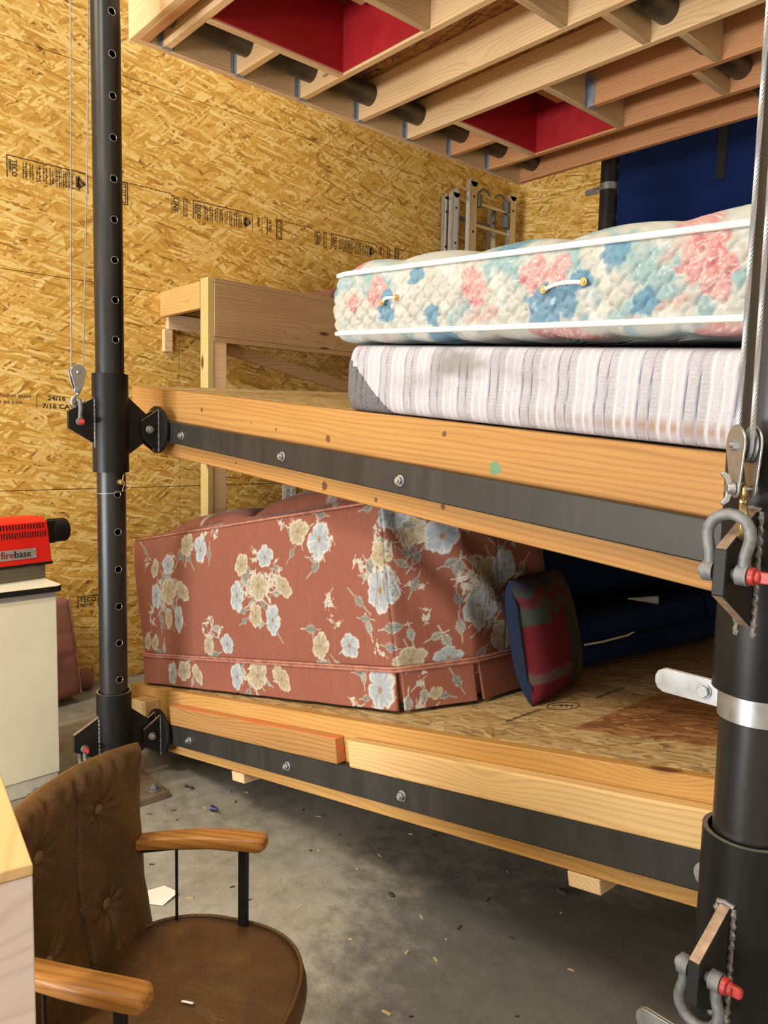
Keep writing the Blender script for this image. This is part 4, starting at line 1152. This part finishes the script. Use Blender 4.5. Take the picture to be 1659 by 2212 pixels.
# ---- patchwork pillow standing on the low deck against the couch end
pil = thing('pillow', 'patchwork pillow in red, green and ochre with navy back, leaning beside the couch', 'pillow', low_pt(1.695, .835, .205), (0, 0, 0))
pil.rotation_euler = (low.rotation_euler.to_matrix() @ Matrix.Rotation(R_(15), 3, 'Z') @ Matrix.Rotation(R_(84), 3, 'Y') @ Matrix.Rotation(R_(90), 3, 'Z') @ Matrix.Rotation(R_(2), 3, 'X')).to_euler()
def patch_col(x, y):
    c = np.zeros(x.shape+(3,)); c[:] = (.24, .022, .035)
    def setp(m, col): c[m] = col
    j = .012*(fbm(x*30, y*30, 4)-.5)
    X, Y = x/.19+j, y/.19+j
    setp(X > .02, (.075, .085, .060)); setp((X > .42-.35*Y) & (X > .2), (.15, .10, .035))
    setp((np.abs(X-.55) < .28) & (Y < -.35), (.17, .10, .03))
    z = np.abs(((X*3.2) % 2)-1)*.22
    setp((Y > .30+z) & (Y < .52+z) & (X < .35), (.12, .10, .09)); setp((Y > .52+z) & (Y < .68+z) & (X < .3), (.20, .03, .05)); setp((Y > .68+z) & (Y < .80+z) & (X < .3), (.07, .10, .075))
    setp((Y > .80+z) & (X < .1), (.06, .055, .085)); setp((Y < -.55) & (Y > -.75) & (X < .0), (.20, .12, .10)); setp((X < -.55) & (np.abs(Y-.35) < .12), (.09, .12, .09))
    return c*.55
pb = cushion_mb(.40, .41, .17, patch_col, 54, 3.0)
pb.build('pillow_body', [M_mix, M_navyk], pil, smooth=60)
u = np.linspace(0, 2*math.pi, 80)
MB().tube([(.198*math.copysign(abs(math.cos(a))**.28, math.cos(a)), .203*math.copysign(abs(math.sin(a))**.28, math.sin(a)), .006*math.sin(a*13)) for a in u[:-1]], .0045, 6, closed=True).build('seam_edge', M_navyk, pil)

# ---- navy sofa behind, in the dark
ns = thing('sofa', 'navy blue sofa in the shadow behind the patchwork pillow', 'sofa', low_pt(1.605, 1.15, .004), (0, 0, 0))
ns.rotation_euler = (low.rotation_euler.to_matrix() @ Matrix.Rotation(R_(-11), 3, 'Z')).to_euler()
def cushion_box(name, x0, x1, y0, y1, z0, z1, m, parent, r=.03, crown=.02):
    P, N, L = outline([(x0, y0), (x1, y0), (x1, y1), (x0, y1)], [.04]*4, r)
    b = MB(); puff(b, P, N, L, z0, z1, 12, lambda s, T: superround(.02, 4)(T)+.006*np.sin(np.pi*T), lambda x, y, d: crown*(1-np.exp(-d/.06)))
    return b.build(name, m, parent, smooth=60, weld=True)
cushion_box('base', -.86, 0, 0, 1.5, .02, .10, M_navyf, ns)
cushion_box('seat_cushion', -.86, .005, .005, .745, .102, .205, M_navyf, ns)
cushion_box('seat_cushion', -.86, .005, .755, 1.495, .102, .205, M_navyf, ns)
cushion_box('back_cushion', -.86, -.44, .005, 1.495, .20, .68, M_navyf, ns)
MB().tube([(-.002, .03, .101), (.004, .12, .100), (.004, .26, .104), (.0, .30, .112)], .0045, 6).build('loose_piping', M_pipew, ns)['label'] = 'loose white piping end'
pc = thing('paper_roll', 'small pale paper cone lying on the navy sofa seat', 'paper', low_pt(1.66, 1.56, .225), (0, 0, R_(20)))
MB().cyl((-.07, 0, 0), (.05, 0, .008), .002, 14, r1=.018).build('cone', M_paper, pc)

# ------------------------------------------------------------------ wall shelf, outlet, ladder, mat
t = thing('wall_shelf', 'deep timber shelf with post and diagonal brace along the strand board wall', 'shelf', (0, 0, 0))
MB().box(-.938, -.850, .923, .961, .004, 2.440).build('post', M_wz, t, bevel=.003)
MB().box(-.895, -.857, .962, 1.050, .004, 2.085).build('post', M_jx_red if False else M_jy, t, bevel=.003)
MB().box(WX+.002, -.939, .918, .956, 2.272, 2.425).build('end_board', M_shelfx, t, bevel=.003)
MB().box(-.882, -.844, .962, 4.0, 2.110, 2.410).build('fascia_board', M_shelf, t, bevel=.003)
MB().box(-.900, -.846, .962, 4.0, 2.412, 2.440).build('top_edge', M_shelf, t, bevel=.002)
MB().box(-.900, -.846, .962, 4.0, 2.080, 2.108).build('bottom_edge', M_shelf, t, bevel=.002)
MB().box(WX+.002, -.901, .957, 4.0, 2.426, 2.438).build('shelf_board', M_osb_d, t)
MB().box(WX+.002, WX+.04, .957, 4.0, 2.20, 2.29).build('wall_ledger', M_jy, t, bevel=.002)
MB().box(WX+.002, WX+.04, .93, .985, 2.06, 2.198).build('wall_cleat', M_jy, t, bevel=.002)
an = math.atan2(-.16, .85)
MB().box(-.955, -.917, 1.06, 2.55, 2.03, 2.10, rot=Matrix.Rotation(an, 3, 'X'), piv=(-.93, 1.06, 2.10)).build('brace', M_shelf, t, bevel=.003)
bd = thing('bundle', 'brownish cloth bundle on the wall shelf behind the floral mattress', 'bundle', (-1.12, 2.16, 2.439))
cushion_box('cloth', -.16, .16, -.28, .28, .001, .085, M_pinkf, bd)

t = thing('wall_outlet', 'white four-socket electrical outlet on the wall above the couch', 'outlet', (WX, 1.9125, 1.132))
MB().box(.0008, .007, -.058, .058, -.060, .060).build('cover_plate', M_white, t, bevel=.002)
for sy in (-.026, .026):
    for sz in (-.022, .022):
        c = MB().cyl((.0065, sy, sz), (.0095, sy, sz), .0165, 20).build('socket', M_white, t, bevel=.001)
        s2 = MB()
        for q in (-.006, .006): s2.box(.0092, .0101, sy+q-.0013, sy+q+.0013, sz-.001, sz+.008)
        s2.cyl((.0092, sy, sz-.009), (.0101, sy, sz-.009), .003, 10); s2.build('slots', M_black, c, smooth=0)

t = thing('ladder', 'folded aluminium ladder standing in the far corner behind the mattresses', 'ladder', (0, 0, 0))
def rail(x0, x1, y0, y1, z1, m=M_alu):
    b = MB(); w = .0035
    b.box(x0, x0+w, y0, y1, .01, z1).box(x1-w, x1, y0, y1, .01, z1).box(x0, x1, y0, y0+w, .01, z1).box(x0, x1, y1-w, y1, .01, z1)
    b.cyl((x0, (y0+y1)/2, z1-.002), (x1, (y0+y1)/2, z1-.002), (y1-y0)/2*.96, 16)
    for z in [z1-.12-.28*k for k in range(12)]:
        if z > .1: b.cyl((x1-.001, (y0+y1)/2, z), (x1+.001, (y0+y1)/2, z), .011, 12, m=1)
    return b.build('rail', [m, M_black], t, bevel=.001)
rail(-1.285, -1.235, 3.53, 3.615, 3.655); rail(-1.285, -1.235, 4.04, 4.12, 3.645)
rail(-1.375, -1.325, 3.42, 3.50, 3.56); rail(-1.375, -1.325, 3.90, 3.965, 3.53)
rail(-1.425, -1.385, 3.385, 3.43, 3.53)
for z in (3.50, 3.32, 3.05, 2.77):
    MB().cyl((-1.26, 3.6, z), (-1.26, 4.06, z), .016, 14).build('rung', M_alu, t)
for z in (3.38, 3.1): MB().cyl((-1.35, 3.49, z), (-1.35, 3.91, z), .016, 14).build('rung', M_alug, t)
for y0, sg in ((3.63, 1), (4.035, -1)):
    MB().tube([(-1.26, y0+sg*.10*(1-math.cos(R_(a))), 3.47+.02+.14*math.sin(R_(a))) for a in range(0, 140, 12)], .010, 8).build('hook', M_alug, t)
for y, z in ((3.64, 3.52), (4.0, 3.42), (4.0, 3.54)):
    MB().box(-1.29, -1.23, y-.012, y+.03, z-.05, z+.05).build('rung_lock', M_alug, t, bevel=.004)

t = thing('wall_mat', 'tall navy blue mat against the back wall, beside the distant post', 'mat', (0, 0, 0))
MB().box(-.315, 2.6, 4.21, 4.272, 1.2, 4.4).build('pad', M_navyv, t, bevel=.012)
MB().box(.490, .556, 4.203, 4.2085, 3.425, 4.3).build('strap', M_black, t, bevel=.001)['label'] = 'black vertical strap'

# ------------------------------------------------------------------ cabinet, machine, cushions on the left
cab = thing('cabinet', 'cream laminate cabinet with a black-edged countertop, at the left edge', 'cabinet', (-.150, -.183, 0), (0, 0, R_(3)))
MB().box(-.60, 0, -1.0, 0, .075, .872).build('body', M_cream, cab, bevel=.002)
MB().box(-.60, -.006, -1.0, -.004, .003, .072).build('kick_board', M_scuff, cab, bevel=.002)
MB().box(.0002, .0006, -.0215, -.004, .085, .096).build('stain', M_black, cab, smooth=0) if False else None
def rrect(x0, x1, y0, y1, r, n=8):
    p = []
    for cx, cy, a0 in ((x1-r, y0+r, -90), (x1-r, y1-r, 0), (x0+r, y1-r, 90), (x0+r, y0+r, 180)):
        p += [(cx+r*math.cos(R_(a0+90*k/n)), cy+r*math.sin(R_(a0+90*k/n))) for k in range(n+1)]
    return p
ct = MB().prism(rrect(-.62, .022, -1.03, .022, .03), 'z', .8725, .8955, m=0).prism(rrect(-.619, .021, -1.029, .021, .03), 'z', .8955, .8985, m=1)
ct.build('countertop', [M_black, M_cream], cab, bevel=.0008)
MB().box(.0003, .004, -1.0, -.001, .848, .872).build('grey_rail', plain('grey_edge_strip', (.30, .30, .31), .5), cab)  # grey strip along the cabinet front, just below the countertop
rz = thing('wood_riser', 'dark grey timber block under the red machine', 'block', (-.335, -.165, .8985), (0, 0, R_(12)))
MB().box(-.16, 0, -.62, 0, 0, .062).build('block', M_grey, rz, bevel=.003)
mc = thing('red_machine', 'red vented machine with a silver name plate on the cabinet', 'machine', (-.335, -.140, .9615), (0, 0, R_(12)))
prof = [(-.19, .012), (.012, .012), (.012, .012), (-.018, .185), (-.05, .205), (-.16, .205), (-.19, .18)]
MB().prism([(x, z) for x, z in prof[1:]]+[prof[0]], 'y', -.62, -.004).build('housing', M_enamel, mc, bevel=.004)
MB().box(-.20, .016, -.63, 0, 0, .012).build('base', M_black, mc, bevel=.002)
nx = Vector((.173, 0, .030)).normalized(); uz = Vector((-.030, 0, .173)).normalized()
def face_pt(y, h, o=.001): return Vector((.012, y, .012))+uz*h+nx*o
vs = MB()
def slot(y, h0, h1, w):
    q = [face_pt(y, h0), face_pt(y+w, h0), face_pt(y+w, h1), face_pt(y, h1)]; vs.add(q, [(0, 1, 2, 3)])
for k in range(42): slot(-.03-.0135*k, .150, .172, .0055)
for k in range(18): slot(-.022-.0115*k, .112, .138, .0050)
vs.build('vent_slots', M_black, mc, smooth=0)
np_ = MB()
np_.add([face_pt(y, h, o) for o in (.001, .004) for y, h in ((-.42, .022), (-.072, .022), (-.072, .066), (-.42, .066))], [(4, 5, 6, 7), (0, 1, 5, 4), (1, 2, 6, 5), (2, 3, 7, 6), (3, 0, 4, 7)])
pl_ = np_.build('name_plate', M_tag, mc, smooth=0)
for txt, y, m in (('fire', -.229, M_textred), ('base', -.172, M_black)):
    tb = MB(); put_text(tb, txt, .043, face_pt(y, .031, .0046), (0, 1, 0), uz, sx=.98, bold=0)
    v0 = list(tb.v)
    tb.v = [tuple(Vector(p)+Vector((0, .0009, 0))) for p in v0]
    n0 = len(v0); f0 = list(tb.f); tb.add([tuple(Vector(p)+Vector((0, -.0009, 0))+nx*.0003) for p in v0], f0)
    tb.build('plate_lettering', m, pl_, smooth=0)
rv = MB()
for y, h in ((-.079, .059), (-.079, .028)): rv.ball(face_pt(y, h, .0045), .0035, nu=8, nv=6)
rv.build('rivets', M_zinc, pl_)
d = MB()
d.cyl((-.085, .042, .135), (-.085, .118, .135), .054, 36)
d.build('drum', M_black, mc, bevel=.003)
for zz in (.176, .092):
    MB().box(-.075, -.04, -.004, .046, zz-.008, zz+.008).build('drum_bracket', M_black, mc, bevel=.002)
MB().box(-.11, -.03, -.40, -.31, .206, .255).build('hopper', M_black, mc, bevel=.006)

t = thing('seat_cushion', 'dusty pink couch cushion standing on edge between cabinet and wall', 'cushion', (-1.24, .035, .312), (0, 0, 0))
t.rotation_euler = Euler((R_(3), R_(-7), R_(8)))
P, N, L = outline([(-.085, -.30), (.085, -.30), (.085, .24), (-.085, .24)], [.02]*4, .04)
b = MB(); puff(b, P, N, L, -.29, .275, 30, lambda s, T: superround(.03, 5)(T)+.012*(fbm(s*7, T*5, 3)-.5)-.006*np.exp(-((T-.42)/.012)**2)-.006*np.exp(-((T-.66)/.012)**2), lambda x, y, d: .012*(1-np.exp(-d/.03)))
b.build('cushion_body', M_pinkf, t, smooth=60, weld=True)
MB().tube([(.078, .226, -.28+.55*k/12) for k in range(13)], .005, 8).build('piping', M_pipr, t)
t = thing('bolster', 'small rolled pink bolster on the floor against the strand board wall', 'bolster', (-1.375, .315, .0645), (0, 0, 0))
MB().cyl((0, -.06, 0), (0, .105, 0), .064, 28).build('roll', M_pinkf, t, bevel=.014)

# ------------------------------------------------------------------ brown chair
chx = math.atan2(.572, .82)
ch = thing('armchair', 'brown leather chair with buttoned back and wooden arms, in the foreground', 'chair', (1.84, -.68, 0), (0, 0, chx))
# seat: rounded, domed cushion
n = 96; th = np.linspace(0, 2*math.pi, n, endpoint=False)
cx, sx = np.cos(th), np.sin(th)
px = .052+.222*np.sign(cx)*np.abs(cx)**np.where(cx > 0, .82, .62); py = .262*np.sign(sx)*np.abs(sx)**.72*(1-.10*np.clip(-px/.2, 0, 1))
Pc = np.stack([px, py], 1); dd = np.roll(Pc, -1, 0)-np.roll(Pc, 1, 0); dd /= np.linalg.norm(dd, axis=1)[:, None]; Nc = np.stack([dd[:, 1], -dd[:, 0]], 1)
Lc = np.concatenate([[0], np.cumsum(np.linalg.norm(np.diff(Pc, axis=0), axis=1))])
b = MB(); puff(b, Pc, Nc, Lc, .385, .455, 14, lambda s, T: superround(.012, 4)(T)+.008*np.sin(np.pi*T), lambda x, y, d: .022*(1-np.exp(-d/.07))+.011*(fbm(x*5+y*4, y*21+x*8, 3)-.5)*np.clip(d/.04, 0, 1))
seat = b.build('seat', M_lea, ch, smooth=60, weld=True)
MB().tube([(p[0]-q[0]*.004, p[1]-q[1]*.004, .457) for p, q in zip(Pc, Nc)], .0042, 8, closed=True).build('seat_piping', M_lea, seat)
# back: curved buttoned slab
nt_ = 90
tt = np.linspace(0, 1, nt_)
ua = np.concatenate([np.linspace(-1, 1, 121), np.linspace(1, -1, 41)[1:-1]]); fr_ = np.arange(len(ua)) < 121
na = len(ua); BT, BYs = (.33, .78), (-.095, .095)
G = np.zeros((na, nt_, 3))
def back_cen(t, an_): return -.165-.045*t-.018*np.sin(np.pi*t)+.034*an_**2
for j, t in enumerate(tt):
    k = (1-abs(2*t-1)**16)**.5 if 0 < t < 1 else 0.0
    half = .218+.020*t; z = .40+.455*t
    a = half*ua; an_ = ua
    dp = np.where(fr_, 1, -1)*.032*(1-np.abs(ua)**10)**.5*(.2+.8*k)
    g = .016*np.exp(-np.abs((a-.022-.004*np.sin(t*9))/.0045))
    g = g*np.clip((.93-t)*14, 0, 1)
    for bz in BT:
        for by in BYs:
            da, dz = a-by, (t-bz)*.455; dd_ = np.hypot(da, dz); an2 = np.arctan2(dz, da)
            g = g+.012*np.exp(-(dd_/.024)**2)+.0022*np.sin(an2*9+bz*7)*np.exp(-((dd_-.03)/.02)**2)
    for by in BYs: g = g+.005*np.exp(-np.abs((a-by)/.0045))*np.clip((BT[0]-t)*14, 0, 1)+.0045*np.exp(-np.abs((a-by-.012*(t-BT[1])*4)/.005))*np.clip((t-BT[1])*14, 0, 1)
    wr = .010*(fbm(an_*3.2+2, np.full_like(an_, t*6), 6)-.5)+.0045*np.sin(an_*34+6*fbm(an_*4, np.full_like(an_, t*3), 9))*np.exp(-((t-.95)/.05)**2)
    G[:, j, 0] = back_cen(t, an_)+dp+np.where(fr_, -g+wr, 0); G[:, j, 1] = a; G[:, j, 2] = z+.012*(1-an_**2)*t
b = MB(); b.grid(G, 0, True)
for j in (0, nt_-1): b.add(G[:, j, :].tolist(), [tuple(range(na)) if j else tuple(range(na))[::-1]])
back = b.build('backrest', M_lea, ch, smooth=60, weld=True)
for bt in BT:
    for by in BYs:
        xx = float(back_cen(bt, by/.228))+.032-.010
        MB().ball((xx, by, .40+.455*bt+.008), .0135, .55, 1, 1, nu=18, nv=10).build('back_button', M_leab, back)
for sg in (-1, 1):
    # wooden arm: swept rounded bar, curving in towards the back
    Q = []
    path = [(-.215, .190, .628), (-.16, .208, .636), (-.08, .226, .645), (0, .238, .652), (.07, .243, .656), (.118, .244, .657), (.130, .244, .656)]
    hw = [.019, .021, .024, .026, .0265, .025, .016]; hh = [.013, .014, .0155, .016, .016, .0155, .010]
    for (x, y, z), w, h in zip(path, hw, hh):
        ring = []
        for k in range(20):
            a = 2*math.pi*k/20; c_, s_2 = math.cos(a), math.sin(a)
            ring.append((x, sg*y+w*math.copysign(abs(c_)**.5, c_), z+h*math.copysign(abs(s_2)**.5, s_2)))
        Q.append(ring)
    # resample along the path for smoothness
    Q = np.array(Q); tq = np.linspace(0, len(Q)-1, 25); Qs = []
    for v in tq:
        i = min(int(v), len(Q)-2); f = v-i
        p0, p1, p2, p3 = Q[max(i-1, 0)], Q[i], Q[i+1], Q[min(i+2, len(Q)-1)]
        Qs.append(.5*((2*p1)+(-p0+p2)*f+(2*p0-5*p1+4*p2-p3)*f*f+(-p0+3*p1-3*p2+p3)*f**3))
    b = MB(); b.grid(np.array(Qs).transpose(1, 0, 2), 0, True)
    for q in (0, -1): b.add(np.array(Qs)[q].tolist(), [tuple(range(20))])
    b.build('arm', M_arm, ch, smooth=50)
    fr = MB()
    pth = [(-.20, sg*.195, .613), (-.08, sg*.224, .628), (.0, sg*.238, .634), (.098, sg*.243, .638)]
    for p, q in zip(pth[:-1], pth[1:]):
        fr.tube([p, q], .0065, 4)
    fr.build('arm_bar', M_frame, ch, smooth=0)
    MB().box(.068, .090, sg*.243-.006, sg*.243+.006, .30, .638).build('arm_support', M_frame, ch, bevel=.002)
    MB().cyl((-.075, sg*.226, .33), (-.075, sg*.226, .629), .0035, 8).build('arm_rod', M_frame, ch)
MB().box(-.12, .20, -.25, .25, .365, .386).build('seat_frame', M_frame, ch, bevel=.004)
MB().cyl((.04, 0, .07), (.04, 0, .37), .028, 20).build('column', M_frame, ch)
for k in range(4):
    a = R_(45+90*k); b = MB()
    b.tube([(.04, 0, .085), (.04+.14*math.cos(a), .14*math.sin(a), .07), (.04+.27*math.cos(a), .27*math.sin(a), .022)], [.018, .016, .011], 10)
    b.cyl((.04+.265*math.cos(a), .265*math.sin(a), .001), (.04+.265*math.cos(a), .265*math.sin(a), .02), .018, 14)
    b.build('leg', M_frame, ch)
fl = tag(MB().box(-.012, .012, -.0025, .0025, 0, .0006).build('wood_chip', M_paper), 'pale splinter lying on the brown chair seat', 'splinter')
fl.location = (1.925, -.655, .4795); fl.rotation_euler = (0, 0, .6)

# ------------------------------------------------------------------ bench in the bottom left corner
bn = thing('workbench', 'pine box bench with a yellow top and washed pink front, bottom left corner', 'bench', (2.273, -1.030, 0), (0, 0, R_(-8.5)))
MB().box(-.29, 0, -.62, 0, 1.036, 1.05).build('top', M_ply, bn, bevel=.002)
MB().box(-.020, -.0005, -.62, -.0005, .003, 1.0355).build('front_panel', M_pink, bn, bevel=.002)
MB().box(-.29, -.0205, -.020, -.001, .003, 1.0355).build('side_panel', M_ply, bn, bevel=.002)
MB().box(-.29, -.0205, -.62, -.60, .003, 1.0355).build('side_panel', M_ply, bn, bevel=.002)
MB().box(-.29, -.272, -.599, -.021, .003, 1.0355).build('back_panel', M_ply, bn, bevel=.002)

# ------------------------------------------------------------------ small things on the floor
o = tag(MB().add([(-.055, -.04, .001), (.02, -.055, .003), (.06, -.02, .001), (.035, .05, .009), (-.04, .035, .002)], [(0, 1, 2, 3, 4)]).build('paper_scrap', M_paper, smooth=0), 'white torn paper scrap on the floor under the chair arm', 'paper')
o.location = (.865, -.205, .0015)
sd = o.modifiers.new('t', 'SOLIDIFY'); sd.thickness = .0006
o = tag(MB().cyl((0, 0, 0), (.035, .008, .006), .013, 8, r1=.004).build('plastic_bit', M_blueplastic), 'dark blue plastic bit on the floor near the base plate', 'plastic')
o.location = (.452, .220, .013)
for k, (x, y, s) in enumerate(((.189, .243, .011), (.218, .252, .013), (1.732, .856, .02), (1.363, .393, .013))):
    o = tag(MB().ball((0, 0, s*.35), s, 1.2, .8, .35, nu=9, nv=6).build('dirt_clod', plain('dirt', (.05, .04, .03), .9) if k == 0 else bpy.data.materials['dirt']),
        ['small dark clod on the floor just beyond the base plate, the nearer of two', 'small dark clod on the floor just beyond the base plate, the farther of two', 'grey clod on the dark floor under the right end of the low platform', 'small clod on the lit floor in front of the low platform'][k], 'clod')
    o.location = (x, y, 0.0005)
ps = thing('floor_chips', 'scattered wood chips and crumbs on the concrete floor', 'chips')
b = MB()
for k in range(150):
    x, y = rng.uniform(.2, 2.7), rng.uniform(-.6, 1.9); a = rng.uniform(0, 6.28); l = rng.uniform(.003, .014); w = rng.uniform(.0012, .004)
    c, s_2 = math.cos(a), math.sin(a)
    b.add([(x+c*p-s_2*q, y+s_2*p+c*q, h) for h in (.0006, .0030) for p, q in ((-l, -w), (l, -w), (l, w), (-l, w))], [(4, 5, 6, 7), (0, 1, 5, 4), (1, 2, 6, 5), (2, 3, 7, 6), (3, 0, 4, 7)], k % 2)
o = b.build('chips', [plain('wood_chip', (.50, .38, .20), .8), bpy.data.materials['dirt']], smooth=0)
bpy.data.objects.remove(ps)
o.name = 'floor_chips'; tag(o, 'scattered wood chips and crumbs on the concrete floor', 'chips'); o['kind'] = 'stuff'
